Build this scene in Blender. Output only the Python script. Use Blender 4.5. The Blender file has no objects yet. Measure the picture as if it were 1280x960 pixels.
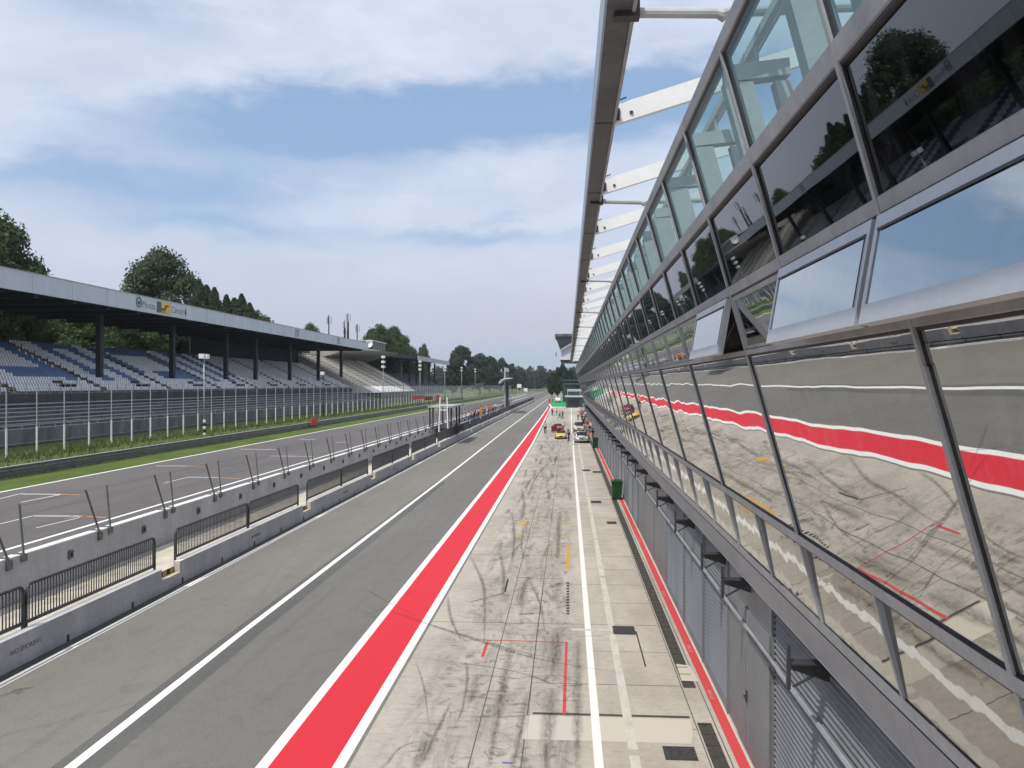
import bpy, bmesh, math, random
from mathutils import Vector, Matrix
R = random.Random(7)
PI = math.pi
scene = bpy.context.scene
col = scene.collection
F, U0, V0, H = 1050.0, 710.0, 480.5, 7.0        # lens in px of a 1280 px wide picture, vanishing point, eye height
PSI = math.atan((U0-640)/F); CS, SN = math.cos(PSI), math.sin(PSI)

def at(u, v, d):
    "point seen at pixel u,v at depth d (metres)"
    r = (u-640)/F*d
    return Vector((r*CS-d*SN, r*SN+d*CS, H+(V0-v)/F*d))
def dX(u, X):
    "depth at which the vertical plane X is seen at column u"
    return X/((u-640)/F*CS-SN)
def pX(u, v, X):
    return at(u, v, dX(u, X))
def gnd(u, v, z=0.0):
    return at(u, v, (H-z)*F/(v-V0))

# ------------------------------------------------------------------ objects
def tag(o, label=None, cat=None, group=None, kind=None):
    if label: o['label'] = label
    if cat: o['category'] = cat
    if group: o['group'] = group
    if kind: o['kind'] = kind
    return o
def empty(name, loc, label, cat, group=None, rz=0.0):
    o = bpy.data.objects.new(name, None); col.objects.link(o)
    o.location = loc; o.rotation_euler = (0, 0, rz); o.empty_display_size = 0.2
    return tag(o, label, cat, group)
def copy_tree(o, parent=None):
    c = o.copy(); col.objects.link(c)
    if parent: c.parent = parent
    for ch in o.children: copy_tree(ch, c)
    return c

class MB:
    def __init__(s): s.v = []; s.f = []; s.m = []
    def add(s, vs, fs, m=0):
        b = len(s.v); s.v += [tuple(p) for p in vs]
        s.f += [tuple(i+b for i in f) for f in fs]; s.m += [m]*len(fs); return s
    def quad(s, a, b, c, d, m=0): return s.add([a, b, c, d], [(0, 1, 2, 3)], m)
    def box(s, x0, x1, y0, y1, z0, z1, m=0):
        v = [(x, y, z) for z in (z0, z1) for y in (y0, y1) for x in (x0, x1)]
        return s.add(v, [(0, 2, 3, 1), (4, 5, 7, 6), (0, 1, 5, 4), (2, 6, 7, 3), (0, 4, 6, 2), (1, 3, 7, 5)], m)
    def prism(s, prof, y0, y1, m=0, caps=True):
        "closed XZ outline pushed along Y"
        n = len(prof)
        v = [(x, y0, z) for x, z in prof]+[(x, y1, z) for x, z in prof]
        f = [(i, (i+1) % n, n+(i+1) % n, n+i) for i in range(n)]
        if caps: f += [tuple(range(n))[::-1], tuple(range(n, 2*n))]
        return s.add(v, f, m)
    def bar(s, p0, p1, w, h=None, m=0, up=(0, 0, 1)):
        p0, p1 = Vector(p0), Vector(p1); h = h or w; d = (p1-p0).normalized(); up = Vector(up)
        if abs(d.dot(up)) > .99: up = Vector((0, 1, 0))
        a = d.cross(up).normalized()*(w/2); b = a.cross(d).normalized()*(h/2)
        v = [p+sa*a+sb*b for p in (p0, p1) for sa, sb in ((-1, -1), (1, -1), (1, 1), (-1, 1))]
        return s.add(v, [(3, 2, 1, 0), (4, 5, 6, 7), (0, 1, 5, 4), (1, 2, 6, 5), (2, 3, 7, 6), (3, 0, 4, 7)], m)
    def tube(s, pts, r, n=8, m=0, cap=True):
        pts = [Vector(p) for p in pts]; rings = []
        for i, p in enumerate(pts):
            d = (pts[min(i+1, len(pts)-1)]-pts[max(i-1, 0)]).normalized()
            up = Vector((0, 0, 1)) if abs(d.z) < .95 else Vector((0, 1, 0))
            a = d.cross(up).normalized(); b = a.cross(d)
            rr = r[i] if isinstance(r, (list, tuple)) else r
            rings.append([p+rr*(math.cos(2*PI*k/n)*a+math.sin(2*PI*k/n)*b) for k in range(n)])
        v = [q for ring in rings for q in ring]; f = []
        for i in range(len(pts)-1):
            for k in range(n): f.append((i*n+k, i*n+(k+1) % n, (i+1)*n+(k+1) % n, (i+1)*n+k))
        if cap: f += [tuple(range(n))[::-1], tuple((len(pts)-1)*n+k for k in range(n))]
        return s.add(v, f, m)
    def lathe(s, prof, c=(0, 0, 0), axis='Z', n=16, m=0):
        v = []; f = []
        for r, z in prof:
            for k in range(n):
                x, y = r*math.cos(2*PI*k/n), r*math.sin(2*PI*k/n)
                p = (x, y, z) if axis == 'Z' else (z, x, y) if axis == 'X' else (x, z, y)
                v.append((p[0]+c[0], p[1]+c[1], p[2]+c[2]))
        for i in range(len(prof)-1):
            for k in range(n): f.append((i*n+k, i*n+(k+1) % n, (i+1)*n+(k+1) % n, (i+1)*n+k))
        return s.add(v, f, m)
    def ell(s, c, rx, ry, rz, n=12, k=7, m=0):
        v = []; f = []
        for i in range(k+1):
            t = PI*i/k
            for j in range(n):
                a = 2*PI*j/n
                v.append((c[0]+rx*math.sin(t)*math.cos(a), c[1]+ry*math.sin(t)*math.sin(a), c[2]+rz*math.cos(t)))
        for i in range(k):
            for j in range(n): f.append((i*n+j, (i+1)*n+j, (i+1)*n+(j+1) % n, i*n+(j+1) % n))
        return s.add(v, f, m)
    def mesh(s, name, mats, smooth=False):
        me = bpy.data.meshes.new(name); me.from_pydata(s.v, [], s.f)
        for mt in (mats if isinstance(mats, (list, tuple)) else [mats]): me.materials.append(mt)
        me.polygons.foreach_set('material_index', s.m)
        bm = bmesh.new(); bm.from_mesh(me); bmesh.ops.recalc_face_normals(bm, faces=bm.faces); bm.to_mesh(me); bm.free()
        if smooth: me.polygons.foreach_set('use_smooth', [True]*len(me.polygons))
        me.update(); return me
    def build(s, name, mats, parent=None, smooth=False, loc=None):
        return link(name, s.mesh(name, mats, smooth), parent, loc)
def link(name, me, parent=None, loc=None):
    o = bpy.data.objects.new(name, me); col.objects.link(o)
    if parent: o.parent = parent
    if loc: o.location = loc
    return o
def struct(o): return tag(o, kind='structure')

# ------------------------------------------------------------------ materials
def newmat(name):
    m = bpy.data.materials.new(name); m.use_nodes = True
    nt = m.node_tree; return m, nt, nt.nodes['Principled BSDF']
def N(nt, t, **kw):
    n = nt.nodes.new(t)
    for k, v in kw.items(): setattr(n, k, v)
    return n
def setin(nt, sock, val):
    if isinstance(val, bpy.types.NodeSocket): nt.links.new(val, sock)
    else: sock.default_value = val
def mth(nt, op, a, b=0.0, clamp=False):
    n = N(nt, 'ShaderNodeMath', operation=op, use_clamp=clamp)
    setin(nt, n.inputs[0], a); setin(nt, n.inputs[1], b); return n.outputs[0]
def mixc(nt, fac, a, b, blend='MIX'):
    n = N(nt, 'ShaderNodeMix', data_type='RGBA', blend_type=blend)
    setin(nt, n.inputs[0], fac)
    for s, c in ((n.inputs[6], a), (n.inputs[7], b)): setin(nt, s, c if isinstance(c, bpy.types.NodeSocket) else (*c[:3], 1))
    return n.outputs[2]
def ramp(nt, fac, a, b):
    "0 below a, 1 above b"
    n = N(nt, 'ShaderNodeMapRange', interpolation_type='SMOOTHSTEP')
    setin(nt, n.inputs[0], fac); n.inputs[1].default_value = a; n.inputs[2].default_value = b
    return n.outputs[0]
def pos(nt): return N(nt, 'ShaderNodeNewGeometry').outputs['Position']
def objco(nt): return N(nt, 'ShaderNodeTexCoord').outputs['Object']
def scaled(nt, vec, sc, off=(0, 0, 0)):
    n = N(nt, 'ShaderNodeMapping'); nt.links.new(vec, n.inputs[0])
    n.inputs['Scale'].default_value = sc; n.inputs['Location'].default_value = off; return n.outputs[0]
def noise(nt, vec, scale, detail=4, rough=.55, dist=0.0):
    n = N(nt, 'ShaderNodeTexNoise'); nt.links.new(vec, n.inputs['Vector'])
    n.inputs['Scale'].default_value = scale; n.inputs['Detail'].default_value = detail
    n.inputs['Roughness'].default_value = rough; n.inputs['Distortion'].default_value = dist
    return n.outputs['Fac']
def bump(nt, bs, h, strength, dist=.02):
    b = N(nt, 'ShaderNodeBump'); b.inputs['Strength'].default_value = strength; b.inputs['Distance'].default_value = dist
    nt.links.new(h, b.inputs['Height']); nt.links.new(b.outputs[0], bs.inputs['Normal'])

def paint(name, c, rough=.5, var=.18, scale=1.2, metallic=0.0, streak=False, local=False, spec=.4, bmp=0.0):
    "painted or bare surface with uneven wear"
    m, nt, bs = newmat(name)
    p = objco(nt) if local else pos(nt)
    n1 = noise(nt, scaled(nt, p, (1, 1, .25) if streak else (1, 1, 1)), scale, 6, .65)
    n2 = noise(nt, p, scale*9, 3)
    f = mth(nt, 'ADD', mth(nt, 'MULTIPLY', n1, .7), mth(nt, 'MULTIPLY', n2, .3))
    lo = tuple(x*(1-var*1.6) for x in c); hi = tuple(min(1, x*(1+var*.9)) for x in c)
    nt.links.new(mixc(nt, ramp(nt, f, .3, .7), lo, hi), bs.inputs['Base Color'])
    bs.inputs['Roughness'].default_value = rough; bs.inputs['Metallic'].default_value = metallic
    bs.inputs['Specular IOR Level'].default_value = spec
    if bmp: bump(nt, bs, n2, bmp)
    return m

def asphalt(name, c1, c2, streak=.5):
    m, nt, bs = newmat(name); p = pos(nt)
    big = noise(nt, scaled(nt, p, (1, .12, 1)), .45, 5, .6, .4)
    patch = noise(nt, scaled(nt, p, (1, .5, 1)), .12, 3)
    fine = noise(nt, p, 22, 6, .8); spk = noise(nt, p, 60, 2, .6)
    f = mth(nt, 'ADD', mth(nt, 'MULTIPLY', big, streak), mth(nt, 'MULTIPLY', patch, 1-streak))
    c = mixc(nt, ramp(nt, f, .32, .68), c1, c2)
    st = ramp(nt, noise(nt, scaled(nt, p, (2.2, .05, 1), (3, 9, 0)), 1.0, 3, .5), .58, .75)
    c = mixc(nt, mth(nt, 'MULTIPLY', st, .28), c, tuple(x*.45 for x in c1))
    sp = ramp(nt, noise(nt, scaled(nt, p, (1, .6, 1)), .9, 6, .7), .66, .78)
    c = mixc(nt, mth(nt, 'MULTIPLY', sp, .3), c, tuple(x*.5 for x in c1))
    c = mixc(nt, mth(nt, 'MULTIPLY', ramp(nt, fine, .42, .62), .42), c, tuple(x*1.4 for x in c2))
    c = mixc(nt, mth(nt, 'MULTIPLY', ramp(nt, spk, .4, .65), .35), c, tuple(x*.6 for x in c1))
    mot = noise(nt, scaled(nt, p, (1, .7, 1), (4, 4, 0)), 1.7, 8, .78, .6)
    c = mixc(nt, mth(nt, 'MULTIPLY', ramp(nt, mot, .48, .7), .3), c, tuple(x*.55 for x in c1))
    c = mixc(nt, mth(nt, 'MULTIPLY', ramp(nt, noise(nt, scaled(nt, p, (1, .8, 1), (7, 1, 0)), 5.5, 6, .8), .52, .72), .25), c, tuple(min(1, x*1.5) for x in c2))
    vor = N(nt, 'ShaderNodeTexVoronoi', feature='DISTANCE_TO_EDGE'); nt.links.new(scaled(nt, p, (.22, .07, 1)), vor.inputs['Vector']); vor.inputs['Scale'].default_value = 1.0
    wv = mth(nt, 'ADD', vor.outputs['Distance'], mth(nt, 'MULTIPLY', mth(nt, 'SUBTRACT', mot, .5), .12))
    crk = mth(nt, 'SUBTRACT', 1.0, ramp(nt, mth(nt, 'ABSOLUTE', wv), .0, .006))
    c = mixc(nt, mth(nt, 'MULTIPLY', crk, .3), c, tuple(x*.4 for x in c1))
    nt.links.new(c, bs.inputs['Base Color']); bs.inputs['Roughness'].default_value = .85
    bs.inputs['Specular IOR Level'].default_value = .25
    bump(nt, bs, fine, .25, .01); return m

def concrete_apron():
    m, nt, bs = newmat('apron_concrete'); p = pos(nt)
    sx = N(nt, 'ShaderNodeSeparateXYZ'); nt.links.new(p, sx.inputs[0]); X, Y = sx.outputs[0], sx.outputs[1]
    big = noise(nt, scaled(nt, p, (1, .45, 1)), .55, 5, .6, .3)
    c = mixc(nt, ramp(nt, big, .3, .72), (.405, .36, .298), (.55, .495, .415))
    # dusty cross-wise sweeping
    dst = noise(nt, scaled(nt, p, (.35, 2.6, 1)), 1.2, 5, .65)
    c = mixc(nt, mth(nt, 'MULTIPLY', ramp(nt, dst, .45, .8), .35), c, (.6, .55, .475))
    # rubber: dark smears where cars stop, left of the white line
    zone = mth(nt, 'MULTIPLY', ramp(nt, X, -4.0, -2.6), mth(nt, 'SUBTRACT', 1.0, ramp(nt, X, -.2, .5)))
    r1 = noise(nt, scaled(nt, p, (1.5, .16, 1), (5, 2, 0)), 1.5, 7, .72, .9)
    r2 = noise(nt, scaled(nt, p, (.7, .5, 1), (1, 7, 0)), 1.1, 6, .7, 1.4)
    r3 = noise(nt, scaled(nt, p, (2.6, .6, 1), (8, 3, 0)), 2.6, 6, .75, 1.0)
    bay = noise(nt, scaled(nt, p, (.5, .35, 1), (2, 1, 0)), .5, 2)
    rub = mth(nt, 'MULTIPLY', ramp(nt, r1, .42, .7), ramp(nt, bay, .3, .6))
    rub = mth(nt, 'MAXIMUM', rub, mth(nt, 'MULTIPLY', ramp(nt, r2, .46, .76), .75))
    rub = mth(nt, 'MAXIMUM', rub, mth(nt, 'MULTIPLY', ramp(nt, r3, .54, .76), .9))
    rub = mth(nt, 'MULTIPLY', rub, mth(nt, 'ADD', mth(nt, 'MULTIPLY', zone, .95), .05))
    c = mixc(nt, mth(nt, 'MULTIPLY', rub, .74), c, (.1, .095, .09))
    # cross-wise scrapes and grime
    hs = noise(nt, scaled(nt, p, (.8, 7, 1), (2, 5, 0)), 1.6, 5, .7, .5); hz_ = noise(nt, p, .9, 4, .6)
    hsm = mth(nt, 'MULTIPLY', ramp(nt, hs, .55, .62), ramp(nt, hz_, .4, .6))
    c = mixc(nt, mth(nt, 'MULTIPLY', mth(nt, 'MULTIPLY', hsm, mth(nt, 'ADD', mth(nt, 'MULTIPLY', zone, .6), .25)), .6), c, (.11, .1, .09))
    blot = noise(nt, scaled(nt, p, (1, .7, 1), (9, 2, 0)), 2.4, 8, .75, .8)
    c = mixc(nt, mth(nt, 'MULTIPLY', mth(nt, 'MULTIPLY', ramp(nt, blot, .54, .62), zone), .55), c, (.07, .066, .062))
    # fine grey dirt
    d2 = noise(nt, p, 6, 6, .75)
    c = mixc(nt, mth(nt, 'MULTIPLY', ramp(nt, d2, .42, .72), .3), c, (.2, .18, .155))
    nt.links.new(c, bs.inputs['Base Color']); bs.inputs['Roughness'].default_value = .8
    bs.inputs['Specular IOR Level'].default_value = .3
    bump(nt, bs, d2, .12, .01); return m

def line_paint(name, c, worn=.25, dirt=(.2, .19, .17)):
    m, nt, bs = newmat(name); p = pos(nt)
    w = noise(nt, scaled(nt, p, (1, .4, 1)), 3.2, 7, .75)
    w2 = noise(nt, p, 22, 4, .7)
    f = mth(nt, 'ADD', mth(nt, 'MULTIPLY', w, .65), mth(nt, 'MULTIPLY', w2, .35))
    c1 = mixc(nt, mth(nt, 'MULTIPLY', ramp(nt, f, .62-worn*.35, .72), min(1, worn*2)), c, dirt)
    c1 = mixc(nt, mth(nt, 'MULTIPLY', ramp(nt, noise(nt, scaled(nt, p, (1, .2, 1)), .5, 4), .4, .7), .16), c1, tuple(x*.72 for x in c))
    nt.links.new(c1, bs.inputs['Base Color']); bs.inputs['Roughness'].default_value = .7; bs.inputs['Specular IOR Level'].default_value = .2; bump(nt, bs, w2, .2, .008); return m

def grassm(name, a, b, c3):
    m, nt, bs = newmat(name); p = pos(nt)
    n1 = noise(nt, scaled(nt, p, (1, .35, 1)), .35, 5, .6, .5); n2 = noise(nt, p, 3.5, 6, .8)
    c = mixc(nt, ramp(nt, n1, .35, .65), a, b); c = mixc(nt, ramp(nt, n2, .45, .8), c, c3)
    nt.links.new(c, bs.inputs['Base Color']); bs.inputs['Roughness'].default_value = .9
    bs.inputs['Specular IOR Level'].default_value = .1
    bump(nt, bs, n2, .8, .12); return m

def leafm(name, a, b, c3):
    m, nt, bs = newmat(name); p = pos(nt)
    n1 = noise(nt, p, .38, 4, .7); n2 = noise(nt, p, 2.2, 3)
    c = mixc(nt, ramp(nt, n1, .35, .66), a, b); c = mixc(nt, mth(nt, 'MULTIPLY', ramp(nt, n2, .5, .75), .6), c, c3)
    nt.links.new(c, bs.inputs['Base Color']); bs.inputs['Roughness'].default_value = .55
    bs.inputs['Specular IOR Level'].default_value = .2
    tr = N(nt, 'ShaderNodeBsdfTranslucent'); nt.links.new(c, tr.inputs[0])
    mx = N(nt, 'ShaderNodeMixShader'); mx.inputs[0].default_value = .4
    nt.links.new(bs.outputs[0], mx.inputs[1]); nt.links.new(tr.outputs[0], mx.inputs[2])
    nt.links.new(mx.outputs[0], nt.nodes['Material Output'].inputs[0]); return m

def mirror(name, c, wob=.02, sc=.9, rough=.015, stretch=(1, 1, 1)):
    m, nt, bs = newmat(name); p = pos(nt)
    bs.inputs['Metallic'].default_value = 1.0
    d = noise(nt, scaled(nt, p, (1, 1, .5)), 2.5, 6, .7)
    nt.links.new(mixc(nt, ramp(nt, d, .45, .85), c, tuple(x*.9 for x in c)), bs.inputs['Base Color'])
    bs.inputs['Roughness'].default_value = rough
    dst = noise(nt, scaled(nt, p, (1.5, 1.5, .35), (3, 3, 3)), 3.0, 7, .7)
    nt.links.new(mth(nt, 'SUBTRACT', 1.0, mth(nt, 'MULTIPLY', ramp(nt, dst, .45, .8), .3)), bs.inputs['Metallic'])
    w = noise(nt, scaled(nt, p, stretch), sc, 1.5, .4)
    bump(nt, bs, w, wob, .25); return m

def clearglass(name, tint, refl=.1):
    m, nt, bs = newmat(name); nt.nodes.remove(bs)
    t = N(nt, 'ShaderNodeBsdfTransparent'); t.inputs[0].default_value = (*tint, 1)
    g = N(nt, 'ShaderNodeBsdfGlossy'); g.inputs['Roughness'].default_value = .01
    d = N(nt, 'ShaderNodeBsdfDiffuse'); d.inputs[0].default_value = (.45, .55, .55, 1)
    m1 = N(nt, 'ShaderNodeMixShader'); m1.inputs[0].default_value = refl
    m2 = N(nt, 'ShaderNodeMixShader')
    dirt = mth(nt, 'ADD', mth(nt, 'MULTIPLY', noise(nt, pos(nt), 1.5, 5), .12), .02); nt.links.new(dirt, m2.inputs[0])
    nt.links.new(t.outputs[0], m1.inputs[1]); nt.links.new(g.outputs[0], m1.inputs[2])
    nt.links.new(m1.outputs[0], m2.inputs[1]); nt.links.new(d.outputs[0], m2.inputs[2])
    nt.links.new(m2.outputs[0], nt.nodes['Material Output'].inputs[0]); return m

def meshwire(name, c, cover):
    m, nt, bs = newmat(name)
    bs.inputs['Base Color'].default_value = (*c, 1); bs.inputs['Roughness'].default_value = .5
    t = N(nt, 'ShaderNodeBsdfTransparent'); mx = N(nt, 'ShaderNodeMixShader')
    nn = noise(nt, pos(nt), .8, 3)
    nt.links.new(mth(nt, 'MULTIPLY', mth(nt, 'ADD', nn, .5), cover), mx.inputs[0])
    nt.links.new(t.outputs[0], mx.inputs[1]); nt.links.new(bs.outputs[0], mx.inputs[2])
    nt.links.new(mx.outputs[0], nt.nodes['Material Output'].inputs[0]); return m

M = {}
M['pit2'] = asphalt('inner_lane_asphalt', (.152, .145, .131), (.196, .188, .17))
M['pit'] = asphalt('pit_lane_asphalt', (.172, .161, .139), (.228, .214, .186))
M['track'] = asphalt('track_asphalt', (.118, .109, .106), (.165, .152, .146))
M['paddock'] = asphalt('paddock_asphalt', (.2, .195, .18), (.27, .26, .24))
M['seam'] = asphalt('dark_seam_asphalt', (.1, .098, .09), (.15, .145, .135))
M['apron'] = concrete_apron()
M['white'] = line_paint('white_line_paint', (.84, .82, .77), .18)
M['fadedwhite'] = line_paint('faded_white_paint', (.62, .58, .51), .55, (.4, .36, .3))
M['fadedpink'] = line_paint('faded_pink_lettering', (.6, .3, .28), .5, (.5, .1, .1))
M['red'] = line_paint('red_lane_paint', (.66, .032, .048), .24, (.36, .05, .055))
M['redworn'] = line_paint('worn_red_paint', (.6, .07, .075), .3, (.35, .2, .17))
M['yellow'] = line_paint('yellow_paint', (.6, .36, .06), .5, (.35, .3, .22))
M['orangeline'] = line_paint('orange_grid_paint', (.6, .3, .12), .3, (.2, .15, .12))
M['blackmark'] = line_paint('black_rubber_mark', (.035, .033, .032), .3, (.2, .18, .16))
M['greenpaint'] = line_paint('green_runoff_paint', (.04, .3, .1), .12, (.1, .2, .1))
M['pale'] = line_paint('fresh_concrete_patch', (.58, .53, .44), .2, (.45, .4, .33))
M['grate'] = paint('iron_grate', (.075, .068, .056), .6, .4, 12)
M['grass'] = grassm('mown_grass', (.088, .128, .032), (.125, .172, .045), (.07, .1, .03))
M['bank'] = grassm('long_grass', (.1, .14, .045), (.15, .185, .065), (.07, .1, .035))
M['blade'] = leafm('grass_blade', (.09, .14, .042), (.135, .185, .06), (.18, .185, .085))
M['wallpaint'] = paint('grey_wall_paint', (.43, .43, .44), .7, .14, .7, streak=True, bmp=.05)
M['capwhite'] = paint('white_wall_cap', (.83, .82, .79), .7, .08, 2)
M['walk'] = paint('pale_walkway_concrete', (.62, .555, .45), .85, .15, 1.3)
M['beige'] = paint('beige_step_concrete', (.6, .52, .43), .85, .15, 1.5)
M['rail'] = paint('galvanised_rail', (.14, .145, .152), .45, .2, 4, .5)
M['raildark'] = paint('dark_steel_railing', (.075, .078, .084), .45, .2, 4, .4)
M['fencepost'] = paint('dull_fence_post', (.15, .152, .155), .5, .25, 5, .3)
M['darkmetal'] = paint('dark_steel', (.055, .058, .062), .5, .25, 3, .2)
M['hazardy'] = paint('hazard_yellow', (.45, .28, .03), .6, .2, 3)
M['hazardk'] = paint('hazard_black', (.03, .027, .022), .6, .2, 3)
M['alu'] = paint('grey_aluminium_frame', (.36, .378, .395), .5, .14, 1.5, .06, streak=True)
M['aludark'] = paint('dark_gasket', (.03, .03, .035), .5, .1, 3)
M['panel'] = paint('grey_cladding_panel', (.27, .282, .305), .5, .1, .7, .05)
M['roller'] = paint('grey_roller_door', (.185, .19, .197), .5, .14, .8, .05, streak=True)
M['garage'] = paint('grey_garage_wall', (.19, .197, .207), .5, .14, .6, .05, streak=True)
M['fin'] = paint('white_canopy_fin', (.85, .85, .83), .5, .05, 1.5)
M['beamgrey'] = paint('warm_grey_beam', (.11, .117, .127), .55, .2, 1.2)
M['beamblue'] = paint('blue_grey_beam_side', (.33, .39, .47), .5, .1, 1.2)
M['portal'] = paint('pale_steel_frame', (.5, .52, .52), .5, .08, 1.5)
M['mirror'] = mirror('mirror_glass', (.66, .655, .63), .03, .5)
M['mirrorlow'] = mirror('dark_mirror_glass', (.37, .365, .345), .009, 1.6, .02, (1, 1.3, .5))
M['mirrorwin'] = mirror('window_mirror_glass', (.62, .64, .64), .02, 1.0)
M['mirrorsp'] = mirror('spandrel_mirror', (.5, .5, .49), .03, .6)
M['darkglass'] = mirror('dark_smoked_glass', (.115, .12, .122), .004, .9, .015)
M['opal'] = mirror('tilted_window_glass', (.46, .5, .5), .01, 1.0, .03)
M['teal'] = clearglass('teal_clear_glass', (.5, .68, .67), .11)
M['winframe'] = paint('pale_window_frame', (.44, .465, .49), .35, .06, 2, .3)
M['inside'] = paint('dark_room', (.02, .021, .023), .8, .2, 1)
M['deck'] = paint('roof_deck', (.3, .3, .29), .8, .15, 1)
M['wire'] = meshwire('fence_wire', (.42, .44, .44), .07)
M['wirefar'] = meshwire('grazing_fence_wire', (.55, .57, .57), .32)  # same mesh, extra opacity stands in for its grazing-angle look far off
M['wirefine'] = meshwire('debris_wire', (.2, .2, .2), .05)
M['postwhite'] = paint('white_post_paint', (.72, .72, .7), .6, .12, 3)
M['postgrey'] = paint('grey_post', (.44, .45, .46), .5, .15, 3, .3)
M['armco'] = paint('grey_armco', (.13, .14, .15), .45, .2, 1.2, .3)
M['fascia'] = paint('grey_roof_fascia', (.57, .61, .66), .5, .07, .9, streak=True)
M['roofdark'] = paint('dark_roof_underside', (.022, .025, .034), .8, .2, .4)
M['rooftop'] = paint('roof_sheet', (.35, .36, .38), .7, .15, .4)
M['stand'] = paint('stand_concrete', (.25, .25, .25), .85, .25, .6)
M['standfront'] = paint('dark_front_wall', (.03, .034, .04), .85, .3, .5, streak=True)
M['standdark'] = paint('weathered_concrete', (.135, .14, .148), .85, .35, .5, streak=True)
M['seatw'] = paint('white_plastic_seat', (.8, .81, .82), .5, .12, .7)
M['seatb'] = paint('blue_plastic_seat', (.085, .185, .37), .5, .15, .7)
M['seatg'] = paint('grey_plastic_seat', (.6, .61, .62), .5, .15, .6)
M['aisle'] = paint('ochre_aisle_step', (.28, .24, .13), .8, .25, 1.5)
M['bench'] = paint('grey_bench', (.46, .47, .49), .6, .2, 1)
M['column'] = paint('dark_column', (.03, .037, .048), .6, .2, .8)
M['cream'] = paint('cream_concrete', (.74, .69, .6), .8, .12, .4)
M['palewall'] = paint('pale_wall', (.85, .83, .77), .7, .08, .6)
M['tribgrey'] = paint('old_tribune_canopy', (.3, .29, .27), .8, .15, .3)
M['bark'] = paint('bark', (.075, .06, .045), .9, .35, 2.5)
M['leafA'] = leafm('leaf_oak', (.055, .09, .032), (.095, .14, .048), (.13, .17, .065))
M['leafB'] = leafm('leaf_poplar', (.055, .082, .042), (.112, .142, .07), (.18, .205, .13))
M['leafC'] = leafm('leaf_conifer', (.045, .07, .03), (.075, .11, .045), (.11, .14, .06))
M['leafD'] = leafm('leaf_far', (.04, .066, .042), (.065, .095, .055), (.09, .12, .065))
M['binG'] = paint('dark_green_plastic', (.012, .06, .022), .45, .2, 3, local=True)
M['tyre'] = paint('tyre_rubber', (.018, .018, .018), .8, .2, 8, local=True)
M['chrome'] = paint('bare_metal', (.55, .55, .55), .3, .1, 4, .8, local=True)
M['lampw'] = paint('white_lamp_head', (.8, .8, .8), .4, .05, 4, local=True)
M['red2'] = paint('red_board', (.55, .03, .045), .5, .12, 1.5)
M['white2'] = paint('white_board', (.8, .8, .79), .5, .06, 1.5)
M['tealroof'] = paint('dark_teal_roof', (.07, .11, .11), .6, .15, .6)
M['container'] = paint('dark_container', (.045, .07, .07), .5, .2, .5)
M['greytent'] = paint('pale_grey_roof', (.45, .48, .48), .6, .1, .5)
M['glassd'] = paint('vehicle_glass', (.02, .024, .028), .08, .1, 2, spec=.8, local=True)
M['logoY'] = paint('yellow_logo', (.75, .52, .03), .5, .08, 2)
M['letter'] = paint('grey_lettering', (.25, .26, .3), .6, .1, 2)
M['logoK'] = paint('dark_lettering', (.1, .105, .13), .6, .1, 2)
M['redtext'] = paint('faded_red_lettering', (.3, .22, .22), .7, .2, 3)
for nm, c in dict(skin=(.5, .31, .22), hair=(.04, .028, .02), cyan=(.35, .55, .62), black=(.02, .02, .022), navy=(.03, .05, .18), white=(.75, .75, .73),
                  red=(.5, .04, .045), orange=(.75, .28, .05), grey=(.22, .22, .23), jeans=(.07, .1, .17), khaki=(.3, .25, .17), yellow=(.7, .5, .05), maroon=(.16, .03, .04)).items():
    M['c_'+nm] = paint('cloth_'+nm if nm not in ('skin', 'hair') else nm, c, .75, .12, 8, local=True)
def carpaint(name, c, met=0.0):
    m = paint(name, c, .22, .04, 2, met, local=True, spec=.6); m.node_tree.nodes['Principled BSDF'].inputs['Coat Weight'].default_value = .6; return m
M['caryellow'] = carpaint('yellow_car_paint', (.75, .53, .08)); M['carsilver'] = carpaint('silver_car_paint', (.5, .5, .5), .5)
M['carred'] = carpaint('red_car_paint', (.42, .03, .05)); M['carwhite'] = carpaint('white_car_paint', (.75, .75, .73)); M['carcream'] = carpaint('cream_car_paint', (.55, .53, .45))

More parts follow.
